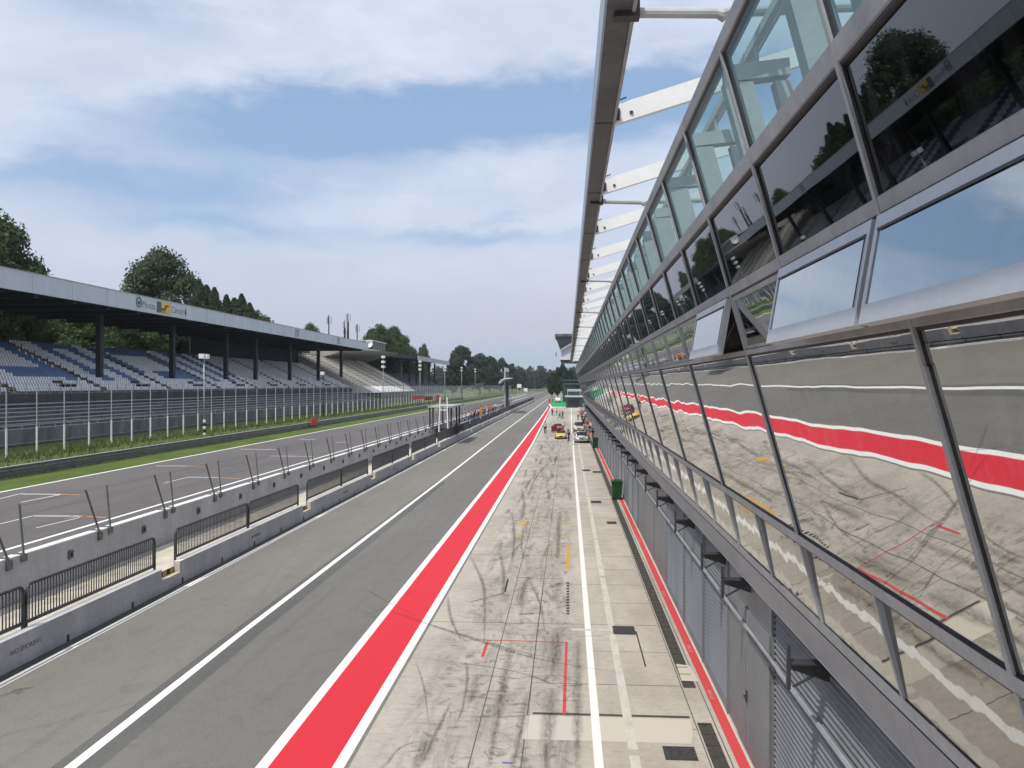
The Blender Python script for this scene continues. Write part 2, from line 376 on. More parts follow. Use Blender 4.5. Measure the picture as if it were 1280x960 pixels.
# ------------------------------------------------------------------ world, sun, camera
def world():
    w = bpy.data.worlds.new('World'); scene.world = w; w.use_nodes = True
    nt = w.node_tree; nt.nodes.clear()
    out = N(nt, 'ShaderNodeOutputWorld'); bg = N(nt, 'ShaderNodeBackground'); bg.inputs[1].default_value = .1
    sky = N(nt, 'ShaderNodeTexSky', sky_type='NISHITA'); sky.sun_disc = False
    sky.sun_elevation = math.radians(54.7); sky.sun_rotation = math.radians(225); sky.altitude = 160; sky.dust_density = 1.2; sky.ozone_density = 1.2
    tc = N(nt, 'ShaderNodeTexCoord'); d = tc.outputs['Generated']
    s = N(nt, 'ShaderNodeSeparateXYZ'); nt.links.new(d, s.inputs[0]); x, y, z = s.outputs
    az = mth(nt, 'ARCTAN2', x, y); el = mth(nt, 'ARCSINE', z)
    cv = N(nt, 'ShaderNodeCombineXYZ'); nt.links.new(az, cv.inputs[0]); nt.links.new(el, cv.inputs[1])
    nz1 = noise(nt, scaled(nt, cv.outputs[0], (3.2, 9, 1), (2.3, .4, 0)), 1.0, 9, .58, .35)
    nz2 = noise(nt, scaled(nt, cv.outputs[0], (9, 22, 1), (.3, 5.4, 0)), 1.0, 8, .62, .3)
    nz3 = noise(nt, scaled(nt, cv.outputs[0], (24, 50, 1), (1.3, 3.4, 0)), 1.0, 6, .65, .2)
    azw = mth(nt, 'ADD', az, mth(nt, 'MULTIPLY', mth(nt, 'SUBTRACT', nz1, .5), .22))
    elw = mth(nt, 'ADD', el, mth(nt, 'MULTIPLY', mth(nt, 'SUBTRACT', nz2, .5), .075))
    def gauss(u, v, su, sv, tilt=0.0, a=1.0):
        ca, ce = (u-U0)/F, (V0-v)/F
        da = mth(nt, 'SUBTRACT', azw, ca); de = mth(nt, 'SUBTRACT', elw, ce)
        de = mth(nt, 'SUBTRACT', de, mth(nt, 'MULTIPLY', da, tilt))
        q = mth(nt, 'ADD', mth(nt, 'POWER', mth(nt, 'ABSOLUTE', mth(nt, 'DIVIDE', da, su/F)), 2.0), mth(nt, 'POWER', mth(nt, 'ABSOLUTE', mth(nt, 'DIVIDE', de, sv/F)), 2.0))
        return mth(nt, 'MULTIPLY', mth(nt, 'EXPONENT', mth(nt, 'MULTIPLY', q, -1.0)), a)
    blue = None
    for g in [(655, 150, 260, 34, .10, .95), (420, 172, 260, 42, .08, .95), (150, 75, 130, 30, -.05, .42), (90, 255, 190, 24, 0, .62), (300, 262, 170, 30, .1, .5), (480, 215, 420, 110, .05, .2),
              (280, 300, 130, 15, 0, .5), (610, 297, 150, 16, .03, .62), (650, 450, 170, 22, 0, .6), (800, 40, 120, 30, 0, .1), (900, 150, 200, 40, 0, .6)]:
        gg = gauss(*g); blue = gg if blue is None else mth(nt, 'ADD', blue, gg)
    # elsewhere in the sky: loose streaky cover
    outside = ramp(nt, mth(nt, 'MAXIMUM', mth(nt, 'DIVIDE', mth(nt, 'ABSOLUTE', mth(nt, 'ADD', az, .25)), .75), mth(nt, 'DIVIDE', el, .62)), 1.0, 1.35)
    loose = mth(nt, 'MULTIPLY', ramp(nt, nz1, .42, .64), outside)
    blue = mth(nt, 'ADD', blue, mth(nt, 'MULTIPLY', loose, .32))
    rag = mth(nt, 'ADD', mth(nt, 'MULTIPLY', mth(nt, 'SUBTRACT', nz1, .5), 1.0), mth(nt, 'ADD', mth(nt, 'MULTIPLY', mth(nt, 'SUBTRACT', nz2, .5), .8), mth(nt, 'MULTIPLY', mth(nt, 'SUBTRACT', nz3, .5), .35)))
    cover = ramp(nt, mth(nt, 'ADD', mth(nt, 'SUBTRACT', 1.0, blue), mth(nt, 'MULTIPLY', rag, .5)), -.02, 1.08)
    # cloud colour: white above, greyer and lilac near the horizon, soft grey modulation
    low = ramp(nt, el, .0, .24)
    cc = mixc(nt, low, (5.5, 5.6, 6.5), (7.5, 8.1, 9.6))
    sh = ramp(nt, mth(nt, 'ADD', mth(nt, 'MULTIPLY', nz1, .6), mth(nt, 'MULTIPLY', nz2, .4)), .38, .66)
    cc = mixc(nt, mth(nt, 'MULTIPLY', mth(nt, 'SUBTRACT', 1.0, sh), .45), cc, (5.6, 6.2, 7.6))
    cum = gauss(590, 205, 130, 26, .02, .5)
    cc = mixc(nt, cum, cc, (8.2, 8.6, 9.6))
    skyc = mixc(nt, 1.0, sky.outputs[0], (1.35, 1.3, 1.22), 'MULTIPLY')
    skyc = mixc(nt, .6, skyc, (3.7, 5.5, 8.5))
    nt.links.new(mixc(nt, cover, skyc, cc), bg.inputs[0]); nt.links.new(bg.outputs[0], out.inputs[0])
    w.cycles.sampling_method = 'MANUAL'; w.cycles.sample_map_resolution = 512
world()
SUN = Vector((.34, .5, -.9)).normalized()
sl = bpy.data.lights.new('sun', 'SUN'); sl.energy = 3.3; sl.angle = math.radians(.6); sl.color = (1, .955, .88)
so = bpy.data.objects.new('sun', sl); col.objects.link(so); so.rotation_euler = SUN.to_track_quat('-Z', 'Y').to_euler()
cam = bpy.data.cameras.new('camera'); cam.sensor_width = 36; cam.lens = F/1280*36; cam.clip_end = 5000; cam.clip_start = .05
co = bpy.data.objects.new('camera', cam); col.objects.link(co); co.location = (0, 0, H)
co.rotation_euler = (math.radians(90)+math.atan((V0-480)/F), 0, PSI); scene.camera = co
vs = scene.view_settings; vs.view_transform = 'Standard'; vs.look = 'None'; vs.exposure = 0; vs.gamma = 1
scene.render.engine = 'CYCLES'; scene.cycles.max_bounces = 8; scene.cycles.transparent_max_bounces = 24
scene.cycles.use_denoising = True; scene.cycles.sample_clamp_indirect = 6

# ------------------------------------------------------------------ ground
def sheet(name, mat, x0, x1, y0, y1, z):
    return struct(MB().quad((x0, y0, z), (x1, y0, z), (x1, y1, z), (x0, y1, z)).build(name, mat))
def ribbon(name, mat, pts, z):
    "pts: (y, x0, x1)"
    m = MB()
    for (a, b0, b1), (c, e0, e1) in zip(pts, pts[1:]): m.quad((b0, a, z), (b1, a, z), (e1, c, z), (e0, c, z))
    return struct(m.build(name, mat))
sheet('ground', M['grass'], -1500, 1500, -300, 3000, -.03)
sheet('main_track', M['track'], -36.95, -13.9, -60, 1000, 0)
ribbon('pit_lane', M['pit'], [(-60, -13.9, -4.0), (120, -13.9, -4.0), (260, -13.9, -4.9), (420, -13.9, -7), (700, -13.9, -9)], 0)
ribbon('pit_lane_inner', M['pit2'], [(-60, -9.1, -5.7), (60, -9.1, -5.7), (120, -9.36, -5.7), (260, -9.6, -6.3)], .0015)
ribbon('apron', M['apron'], [(-60, -4.0, 3.6), (120, -4.0, 3.6), (260, -4.9, 3.6)], 0)
sheet('paddock_road', M['paddock'], 3.6, 70, -60, 700, -.004)
ribbon('pit_exit_road', M['paddock'], [(260, -4.9, 3.6), (420, -7, 3.6), (700, -9, 3.6)], 0)
ribbon('green_runoff', M['greenpaint'], [(262, -5.6, 1.2), (300, -6.6, 1.6), (340, -7.0, -.5), (440, -8.2, -4.5)], .004)
m = MB()
for y0, y1, a, b, w in [(252, 300, -5.0, -6.9, .45), (258, 262, -5.0, 1.0, 0)]:
    if w: m.quad((a, y0, .008), (a+w, y0, .008), (b+w, y1, .008), (b, y1, .008))
    else: m.quad((a, y0, .009), (b, y0, .009), (b, y1, .009), (a, y1, .009))
struct(m.build('runoff_border_line', M['white']))
ribbon('red_stripe', M['red'], [(-60, -5.47, -4.3), (100, -5.47, -4.3), (180, -5.6, -4.75), (262, -6.05, -5.35)], .004)
ribbon('red_stripe_end', M['red'], [(300, -7.0, -6.6), (360, -7.8, -7.2), (440, -9, -8.4)], .004)
for nm, a, b in (('stripe_border_line', -5.70, -5.47), ('stripe_border_line', -4.3, -4.08)):
    e = .15 if a < -5 else 0
    ribbon(nm, M['white'], [(-60, a, b), (100, a, b), (180, a-.12-(.0 if a < -5 else .4), b-.12-(0 if a < -5 else .4)), (262, a-.55-(0 if a < -5 else .45), b-.55-(0 if a < -5 else .45))], .005)
ribbon('fast_lane_line', M['white'], [(-60, -9.17, -8.94), (14, -9.17, -8.94), (23, -9.28, -9.08), (60, -9.31, -9.12), (120, -9.56, -9.37), (400, -9.88, -9.7)], .005)
ribbon('asphalt_seam', M['seam'], [(-60, -8.94, -8.5), (14, -8.94, -8.5), (23, -9.08, -8.62), (60, -9.12, -8.7)], .002)
ribbon('asphalt_seam', M['seam'], [(-60, -9.42, -9.17), (14, -9.42, -9.17), (23, -9.5, -9.28), (60, -9.45, -9.31)], .002)
ribbon('pit_wall_line', M['white'], [(-60, -13.29, -13.17), (345, -13.29, -13.17)], .005)
ribbon('pit_wall_line', M['white'], [(-60, -13.14, -13.06), (345, -13.14, -13.06)], .005)
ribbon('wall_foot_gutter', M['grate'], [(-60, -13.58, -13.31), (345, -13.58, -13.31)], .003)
ribbon('garage_line', M['white'], [(-60, .47, .65), (130, .5, .66), (180, .66, .8), (258, 1.0, 1.12)], .005)
m = MB(); y = 2.0
for i in range(26):
    L = R.uniform(6.5, 8.0); m.quad((1.15, y, .004), (1.34, y, .004), (1.34, y+L, .004), (1.15, y+L, .004)); y += L+.25
struct(m.build('worn_boundary_line', M['fadedwhite']))
ribbon('drain_channel', M['grate'], [(-10, 2.66, 2.95), (17.6, 2.66, 2.95)], .003)
ribbon('drain_channel', M['grate'], [(19.6, 2.66, 2.95), (52, 2.66, 2.95)], .003)
ribbon('drain_channel', M['grate'], [(53, 2.66, 2.95), (157, 2.66, 2.95)], .003)
m = MB()
for y in [i*.5 for i in range(-10, 120)]:
    if not (17.5 < y < 19.7 or 51.9 < y < 53.1): m.box(2.66, 2.95, y, y+.025, .003, .012)
struct(m.build('drain_channel_bars', M['grate']))
ribbon('red_wall_stripe', M['redworn'], [(-10, 3.12, 3.33), (20, 3.12, 3.33), (157, 3.12, 3.33)], .005)
ribbon('wall_foot_line', M['fadedwhite'], [(-10, 3.33, 3.37), (157, 3.33, 3.37)], .006)
ribbon('pale_patch', M['pale'], [(16.55, -.92, 2.4), (17.05, -.92, 2.5), (17.75, -.9, 2.55)], .0035)
def gquad(name, mat, pts, z=.006): return struct(MB().add([(gnd(u, v).x, gnd(u, v).y, z) for u, v in pts], [tuple(range(len(pts)))]).build(name, mat))
gquad('pale_patch', M['pale'], [(845, 830), (862, 832), (874, 852), (852, 851)], .0045)
def gline(m, u0, v0, u1, v1, w, z=.006):
    a, b = gnd(u0, v0), gnd(u1, v1); d = (b-a).normalized(); n = Vector((-d.y, d.x, 0))*w/2; o = Vector((0, 0, z))
    m.quad(a-n+o, a+n+o, b+n+o, b-n+o)
m = MB(); gline(m, 605, 800, 709, 803, .05); gline(m, 708, 803, 705, 893, .07); gline(m, 609, 803, 603, 821, .08); struct(m.build('red_box_line', M['redworn']))
m = MB()
gline(m, 710.5, 680, 709.5, 711, .14); gline(m, 651, 657, 657, 651, .3); gline(m, 703, 654, 711, 654, .4); gline(m, 677, 653, 683, 652, .3); gline(m, 703, 672, 711, 671, .3); gline(m, 646, 671, 651, 669, .25)
struct(m.build('yellow_box_mark', M['yellow']))
m = MB()
for k in range(12):
    v = 728+k*3.5; gline(m, 709.8, v, 709.9, v+1.7, .09)
gline(m, 631, 740, 635, 724, .06); gline(m, 587, 753, 631, 741, .035); gline(m, 645, 722, 700, 724, .03); gline(m, 652, 768, 668, 767, .04)
gline(m, 560, 765, 600, 778, .0)if 0 else None
struct(m.build('black_box_mark', M['blackmark']))
M['blue'] = line_paint('blue_chalk', (.08, .15, .5), .4, (.4, .36, .3))
m = MB(); gline(m, 628, 953.5, 641, 954, .06); struct(m.build('blue_chalk_mark', M['blue']))
# rubber laid down by tyres: bent strips, each with ragged edges
M['skid'] = None
def skidmat():
    m, nt, bs = newmat('tyre_rubber_smear'); p = pos(nt)
    bs.inputs['Base Color'].default_value = (.04, .038, .037, 1); bs.inputs['Roughness'].default_value = .75
    n1 = noise(nt, scaled(nt, p, (4, .9, 1)), 3.2, 8, .78); n2 = noise(nt, p, 34, 4, .75)
    f = mth(nt, 'ADD', mth(nt, 'MULTIPLY', n1, .6), mth(nt, 'MULTIPLY', n2, .4))
    t = N(nt, 'ShaderNodeBsdfTransparent'); mx = N(nt, 'ShaderNodeMixShader')
    at_ = N(nt, 'ShaderNodeAttribute', attribute_name='soft')
    nt.links.new(mth(nt, 'MULTIPLY', mth(nt, 'MULTIPLY', ramp(nt, f, .36, .62), at_.outputs['Fac']), .6), mx.inputs[0])
    nt.links.new(t.outputs[0], mx.inputs[1]); nt.links.new(bs.outputs[0], mx.inputs[2])
    nt.links.new(mx.outputs[0], nt.nodes['Material Output'].inputs[0]); return m
M['skid'] = skidmat()
def skid(pts, w, z=.0065):
    m = MB(); P3 = [Vector((gnd(u, v).x, gnd(u, v).y, z)) for u, v in pts]
    fine = []
    for i in range(len(P3)-1):
        a = P3[max(i-1, 0)]; b = P3[i]; c = P3[i+1]; d = P3[min(i+2, len(P3)-1)]
        for k in range(8):
            t = k/8; fine.append(.5*((2*b)+(c-a)*t+(2*a-5*b+4*c-d)*t*t+(3*b-a-3*c+d)*t**3))
    fine.append(P3[-1]); L = []
    for i, p in enumerate(fine):
        d = (fine[min(i+1, len(fine)-1)]-fine[max(i-1, 0)]).normalized(); n = Vector((-d.y, d.x, 0))
        ww = w*(.5+.5*math.sin(PI*min(1, .15+i/len(fine))))*R.uniform(.8, 1.1)
        L.append((p-n*ww*.75, p, p+n*ww*.75, math.sin(PI*min(1, max(0, (i+.3)/len(fine))))**.5))
    smear(L)
def smear(L):
    m = MB()
    for a, b in zip(L, L[1:]): m.quad(a[0], a[1], b[1], b[0]); m.quad(a[1], a[2], b[2], b[1])
    o = struct(m.build('tyre_mark', M['skid'])); me = o.data; at_ = me.attributes.new('soft', 'FLOAT', 'POINT')
    for i, (a, b) in enumerate(zip(L, L[1:])):
        for q, vv in enumerate((0, a[3], b[3], 0, a[3], 0, 0, b[3])): at_.data[i*8+q].value = vv
Z = .0064
for pts, w in [([(486, 763), (535, 780), (600, 800), (640, 812), (700, 825)], .13), ([(535, 781), (600, 802), (650, 818), (705, 830), (770, 840)], .12), ([(540, 826), (600, 832), (660, 844), (720, 868)], .09), ([(583, 828), (584, 850), (578, 885), (570, 905)], .09),
               ([(597, 842), (592, 865), (586, 880)], .22), ([(521, 830), (530, 860), (536, 905)], .05), ([(564, 878), (548, 910), (530, 950)], .1), ([(535, 925), (520, 960)], .28),
               ([(651, 650), (655, 630), (652, 610)], .25), ([(655, 700), (652, 680), (655, 655)], .12), ([(588, 695), (602, 725), (606, 750), (605, 800)], .14), ([(660, 720), (675, 755), (681, 790)], .1),
               ([(681, 715), (678, 740), (670, 800), (655, 960)], .03), ([(697, 785), (695, 810), (690, 840)], .3), ([(640, 800), (625, 880), (610, 960)], .22), ([(660, 865), (650, 920), (640, 960)], .18),
               ([(690, 860), (686, 900), (680, 960)], .35), ([(722, 800), (722, 880), (721, 960)], .22), ([(695, 842), (722, 853)], .05), ([(735, 800), (790, 803)], .03), ([(560, 745), (563, 770), (576, 800)], .12),
               ([(663, 610), (675, 590), (690, 575)], .2), ([(640, 640), (643, 670), (640, 700)], .14), ([(700, 640), (698, 670), (697, 700)], .24), ([(672, 620), (690, 612), (702, 600)], .12),
               ([(650, 760), (655, 735), (660, 722)], .3), ([(690, 735), (700, 728)], .35), ([(625, 690), (630, 720), (628, 745)], .16), ([(480, 960), (500, 935), (530, 925)], .08)]:
    skid(pts, w, Z); Z += .00002
for k in range(46):       # more of the same further on
    y = R.uniform(28, 150); x = R.uniform(-3.4, -1.0); L = R.uniform(1, 4)*(1+y/90); b = R.uniform(-.22, .22)
    w = R.uniform(.12, .3); L_ = []; L2_ = []
    for i in range(9):
        t = i/8; xx = x+b*t*t; L_.append((Vector((xx-w*.7, y+L*t, Z)), Vector((xx, y+L*t, Z)), Vector((xx+w*.7, y+L*t, Z)), math.sin(PI*min(1, max(0, (t*8+.3)/9)))**.5*(.55+.45*(k % 2)))); o_ = Vector((1.32, .25, .00001)); L2_.append(tuple(q+o_ for q in L_[-1][:3])+(L_[-1][3]*.8,))
    Z += .00002; smear(L_)
    if k % 2: smear(L2_)
for k in range(60):       # short cross-wise scuffs
    y = 14+R.random()**1.5*110; x = R.uniform(-3.2, .3); w = R.uniform(.02, .05)*(1+y/60); l = R.uniform(.2, .8); sl_ = R.uniform(-.15, .15)
    smear([(Vector((x+l*t, y+sl_*t-w, Z)), Vector((x+l*t, y+sl_*t, Z)), Vector((x+l*t, y+sl_*t+w, Z)), 1.0 if 0 < t < 1 else .3) for t in (0, .3, .7, 1)]); Z += .00002
for pts, w in [([(15, 863), (45, 859)], .12), ([(0, 871), (20, 864), (30, 862)], .14), ([(20, 868), (28, 864)], .2), ([(570, 543), (600, 540)], .9), ([(600, 527), (640, 523)], .9), ([(520, 735), (480, 760), (440, 775)], .05), ([(455, 735), (480, 750), (520, 770)], .06), ([(560, 628), (585, 624)], .08), ([(610, 567), (620, 563)], .3), ([(375, 600), (420, 588)], .2)]:
    skid(pts, w, Z); Z += .00002
# slab joints and iron covers
m = MB()
for x in (-1.82, -.86): m.box(x-.012, x+.012, -10, 256, .0005, .0022)
for x in (2.62, 3.02): m.box(x-.012, x+.012, -10, 157, .0005, .0022)
y = 5.0; k = 0
while y < 240:
    if k % 2 == 0: m.box(-4.0 if k % 4 == 0 else -.86, 2.62, y-.014, y+.014, .0006, .0023)
    else: m.box(.6, 2.62, y-.01, y+.01, .0006, .0023)
    y += 2.45; k += 1
struct(m.build('slab_joint', M['seam']))
m = MB(); m.box(-.75, 2.55, 17.82, 17.93, .0007, .0026); m.box(1.9, 1.94, 21, 24, .0007, .0026); struct(m.build('slab_joint_filler', M['grate']))
m = MB(); m.box(.1, 1.2, 23.95, 24.12, .003, .0052); m.box(.7, 2.6, 52, 52.3, .003, .0052); struct(m.build('cross_line', M['fadedwhite']))
for u0, u1, v0, v1 in [(767, 795, 783, 793), (832, 873, 934, 950), (759, 771, 652, 655), (739, 752, 626, 629), (728, 738, 587, 589), (741, 752, 589, 591)]:
    a, b = gnd(u0, v1), gnd(u1, v0); m = MB(); m.box(a.x, gnd(u1, v1).x, a.y, b.y, .0035, .007)
    n = max(2, int((b.y-a.y)/.08))
    for i in range(n): m.box(a.x+.03, gnd(u1, v1).x-.03, a.y+(i+.3)*(b.y-a.y)/n, a.y+(i+.6)*(b.y-a.y)/n, .007, .011, 1)
    struct(m.build('drain_cover', [M['grate'], M['darkmetal']]))
# start straight markings
ribbon('track_edge_line', M['white'], [(-60, -23.85, -23.6), (1000, -23.85, -23.6)], .005)
ribbon('track_edge_line', M['white'], [(-60, -36.95, -36.65), (1000, -36.95, -36.65)], .005)
m = MB(); m2 = MB()
for (u0, v0, u1, v1, w, o) in [(24, 617.5, 75, 618, .22, 0), (75, 618, 100, 618.6, .22, 1), (26, 628, 75, 618.4, .12, 0), (0, 623.5, 24, 617.5, .1, 0), (41, 645, 100, 645.2, .2, 0), (100, 645, 133, 647, .2, 1), (0, 655, 41, 645, .1, 0), (45, 660, 100, 647, .09, 0), (80, 648, 110, 645, .16, 1),
                         (195, 582.5, 232, 582.5, .22, 0), (232, 582.5, 257, 583.5, .2, 1), (233, 596.5, 275, 597, .2, 0), (275, 597, 300, 598.5, .2, 1), (205, 604, 233, 597, .09, 0), (300, 561.5, 345, 562, .25, 0), (338, 570, 392, 570.5, .22, 0), (375, 549, 395, 549.5, .25, 0), (420, 553, 436, 553, .25, 0)]:
    gline(m2 if o else m, u0, v0, u1, v1, w, .006)
struct(m.build('grid_slot_line', M['white'])); struct(m2.build('grid_slot_orange_line', M['orangeline']))
# bank beyond the barrier
m = MB()
pr = [(-41.0, -.02), (-43.5, .12), (-46, .45), (-49, .85), (-53, 1.15), (-60, 1.3), (-140, 1.6)]
for (a, b), (c, d) in zip(pr, pr[1:]): m.quad((a, -60, b), (a, 1000, b), (c, 1000, d), (c, -60, d))
struct(m.build('grass_bank_terrain', M['bank'], smooth=True))
m = MB()
def bankz(x):
    for (a, b), (c, d) in zip(pr, pr[1:]):
        if c <= x <= a: return b+(d-b)*(a-x)/(a-c)
    return 0
for i in range(26000):
    y = 45+R.random()**1.6*330; x = R.choice((R.uniform(-51, -42), R.uniform(-50, -46.5), R.gauss(-42.0, .25))); h = R.uniform(.12, .5)*(1 if x > -46 else 1.3); z = bankz(x)
    a = R.uniform(0, PI); dx, dy = math.cos(a)*.05, math.sin(a)*.05; lx, ly = R.gauss(0, .1), R.gauss(0, .1)
    m.add([(x-dx, y-dy, z), (x+dx, y+dy, z), (x+lx, y+ly, z+h)], [(0, 1, 2)])
tag(m.build('long_grass', M['blade']), 'long unmown grass along the barrier and fence', 'grass', kind='stuff')

# ------------------------------------------------------------------ the pit building
A, B = 2.2, .277                                   # facade plane: X = A + B*(H-Z): it leans out over the pit lane
def fx(h, off=0.0): return A+B*h+off*.964          # off > 0 goes into the building
TN = math.sqrt(1+B*B)
hT, h1a, h1b, h2a, h2b, hS, hM, h3a, h3b, h4, h4b, h5 = -3.06, -2.089, -1.966, -1.132, -1.04, -.397, -.2565, 1.756, 1.876, 2.79, 2.953, 3.45
BAY, Y0, NB = 4.77, 5.28-2*4.77, 34
YE = Y0+NB*BAY
bld = empty('pit_building', (0, 0, 0), 'long pit building with mirrored leaning glass facade above grey garage doors', 'building')
def fpt(h, y, off=0.0): return (fx(h, off), y, H-h-off*.267)
def pane(name, mat, y0, y1, ha, hb, off, g=.045, off2=None):
    m = MB(); off2 = off if off2 is None else off2
    m.quad(fpt(ha+g, y0+g, off), fpt(ha+g, y1-g, off), fpt(hb-g, y1-g, off2), fpt(hb-g, y0+g, off2))
    return m.build(name, mat, bld)
def strip(m, y0, y1, ha, hb, o0, o1, k=0):
    v = [fpt(ha, y0, o0), fpt(hb, y0, o0), fpt(hb, y0, o1), fpt(ha, y0, o1), fpt(ha, y1, o0), fpt(hb, y1, o0), fpt(hb, y1, o1), fpt(ha, y1, o1)]
    m.add(v, [(3, 2, 1, 0), (4, 5, 6, 7), (0, 1, 5, 4), (1, 2, 6, 5), (2, 3, 7, 6), (3, 0, 4, 7)], k)
# transoms run the whole length
for ha, hb in ((hT-.02, hT+.085), (h1a, h1b), (h2a, h2b), (hS, hS+.05), (h3a, h3b), (h4, h4b)):
    m = MB(); strip(m, Y0, YE, ha, hb, -.016, .1); strip(m, Y0, YE, hb, hb+.02, .0, .06, 1); strip(m, Y0, YE, ha-.016, ha, .0, .06, 1)
    m.build('transom', [M['alu'], M['aludark']], bld)
OPEN = {(2.89, 5.27), (5.28, 7.66), (10.05, 12.43)}
opens = [3.0, 5.3, 10.1]
hb_ = BAY/2
for k in range(2*NB):
    y0 = Y0+k*hb_; y1 = y0+hb_
    pane('clear_pane', M['teal'], y0, y1, hT+.06, h1a+.02, .014)
    pane('smoked_pane', M['darkglass'], y0, y1, h1b, h2a+.02, .02)
    pane('lower_pane', M['mirrorlow'], y0, y1, h3b-.04, h4+.02, .048, .03, .004)
    isopen = any(abs(y0-q) < .5 for q in opens) or k in (0, 1)
    if not isopen:
        w = pane('hopper_window', M['mirrorwin'], y0, y1, h2b, hS+.02, .016)
        m = MB(); e = .05
        strip(m, y0+.03, y0+.03+e, h2b+.02, hS, .002, .05); strip(m, y1-.03-e, y1-.03, h2b+.02, hS, .002, .05)
        strip(m, y0+.031, y1-.031, h2b+.02, h2b+.06, .003, .049); strip(m, y0+.031, y1-.031, hS-.05, hS-.002, .003, .049)
        m.build('window_frame', M['alu'], w)
    else:
        # top-hung sash swung out by its bottom edge
        ang = math.radians(25); t = Vector((B, 0, -1)).normalized(); n = Vector((-1, 0, -B)).normalized()
        dn = (t*math.cos(ang)+n*math.sin(ang)); nn = Vector((0, 1, 0)).cross(dn).normalized()
        if nn.z < 0: nn = -nn
        top = Vector(fpt(h2b+.03, 0, -.03)); Lh = (hS-h2b)*TN*1.0; fr = .085
        def sp(a, y, o=0.0): q = top+dn*a+nn*o; return (q.x, y, q.z)
        w = MB().quad(sp(fr*.9, y0+.11, .012), sp(fr*.9, y1-.11, .012), sp(Lh-fr, y1-.11, .012), sp(Lh-fr, y0+.11, .012)).build('hopper_window', M['opal'], bld)
        m = MB()
        def sb(a0, a1, ya, yb, o0, o1, kk=0):
            v = [sp(a, y, o) for o in (o0, o1) for y in (ya, yb) for a in (a0, a1)]
            m.add(v, [(0, 2, 3, 1), (4, 5, 7, 6), (0, 1, 5, 4), (2, 6, 7, 3), (0, 4, 6, 2), (1, 3, 7, 5)], kk)
        sb(0, fr, y0+.04, y1-.04, -.05, .02); sb(Lh-.12, Lh, y0+.04, y1-.04, -.05, .02)
        sb(fr, Lh-.12, y0+.04, y0+.1, -.05, .02); sb(fr, Lh-.12, y1-.1, y1-.04, -.05, .02)
        sb(fr, fr+.012, y0+.1, y1-.1, .021, .026, 1); sb(fr, Lh-.12, y0+.1, y0+.112, .021, .026, 1)
        m.build('window_frame', [M['winframe'], M['aludark']], w)
        m = MB()
        for yy in (y0+.07, y1-.07): m.bar(fpt(h2b+.25, yy, .02), sp(Lh*.75, yy, -.06), .02)
        m.build('window_stay', M['darkmetal'], w)
        pane('dark_opening', M['inside'], y0, y1, h2b, hS+.02, .09)
for k in range(NB):
    y0 = Y0+k*BAY; y1 = y0+BAY
    pane('spandrel_pane', M['mirrorsp'], y0, y1, hS+.02, hM+.006, .016, .005)
    pane('mirror_pane', M['mirror'], y0, y1, hM, h3a+.02, .016, .006)
    m = MB()
    for j in (0, 1):
        yy = y0+j*hb_; strip(m, yy+.006, yy+hb_-.006, h4b+.03, h5, -.02, .08)
    m.build('cladding_panel', M['panel'], bld)
for k in range(2*NB+1):
    y = Y0+k*hb_; m = MB()
    def mul(ha, hb, w=.034, gk=1):
        strip(m, y-w, y+w*.45, ha, hb, -.022, .08); strip(m, y-w-.007, y-w, ha, hb, .003, .05, gk); strip(m, y+w*.45, y+w*.75, ha, hb, -.006, .05, 1)
    mul(hT, hS)
    if k % 2 == 0: mul(hS, hM+.15, .03); mul(hM+.15, h3a, .046)
    m.build('mullion', [M['alu'], M['aludark']], bld)
    m = MB(); mul(h3b, h4, .036, 0); m.build('lower_mullion', [M['alu'], M['aludark']], bld)
# body behind: floors, roof deck, soffit, end walls
def body(name, mat, prof, y0=Y0, y1=YE): return MB().prism(prof, y0, y1).build(name, mat, bld)
body('upper_storey', M['inside'], [(fx(h1a, .2), H-h1a-.06), (fx(h5, .2), H-h5+.06), (16, H-h5+.06), (16, H-h1a-.06)], Y0+.05, YE-.05)
body('roof_deck', M['deck'], [(fx(h1a, .12), H-h1a-.055), (16.2, H-h1a-.055), (16.2, H-h1a+.02), (fx(h1a, .12), H-h1a+.02)])
body('soffit', M['panel'], [(fx(h5, -.02), H-h5-.012), (3.75, H-h5-.012), (3.75, H-h5+.03), (fx(h5, .0), H-h5+.03)])
for y in (YE-.02, Y0-.08):
    MB().prism([(fx(hT, .0), H-hT), (fx(h5, .0), H-h5), (16.2, H-h5), (16.2, H-h1a)], y, y+.1).build('end_wall', M['panel'], bld)
MB().box(3.55, 16, Y0, YE, 0, H-h5-.02).build('ground_storey', M['garage'], bld)
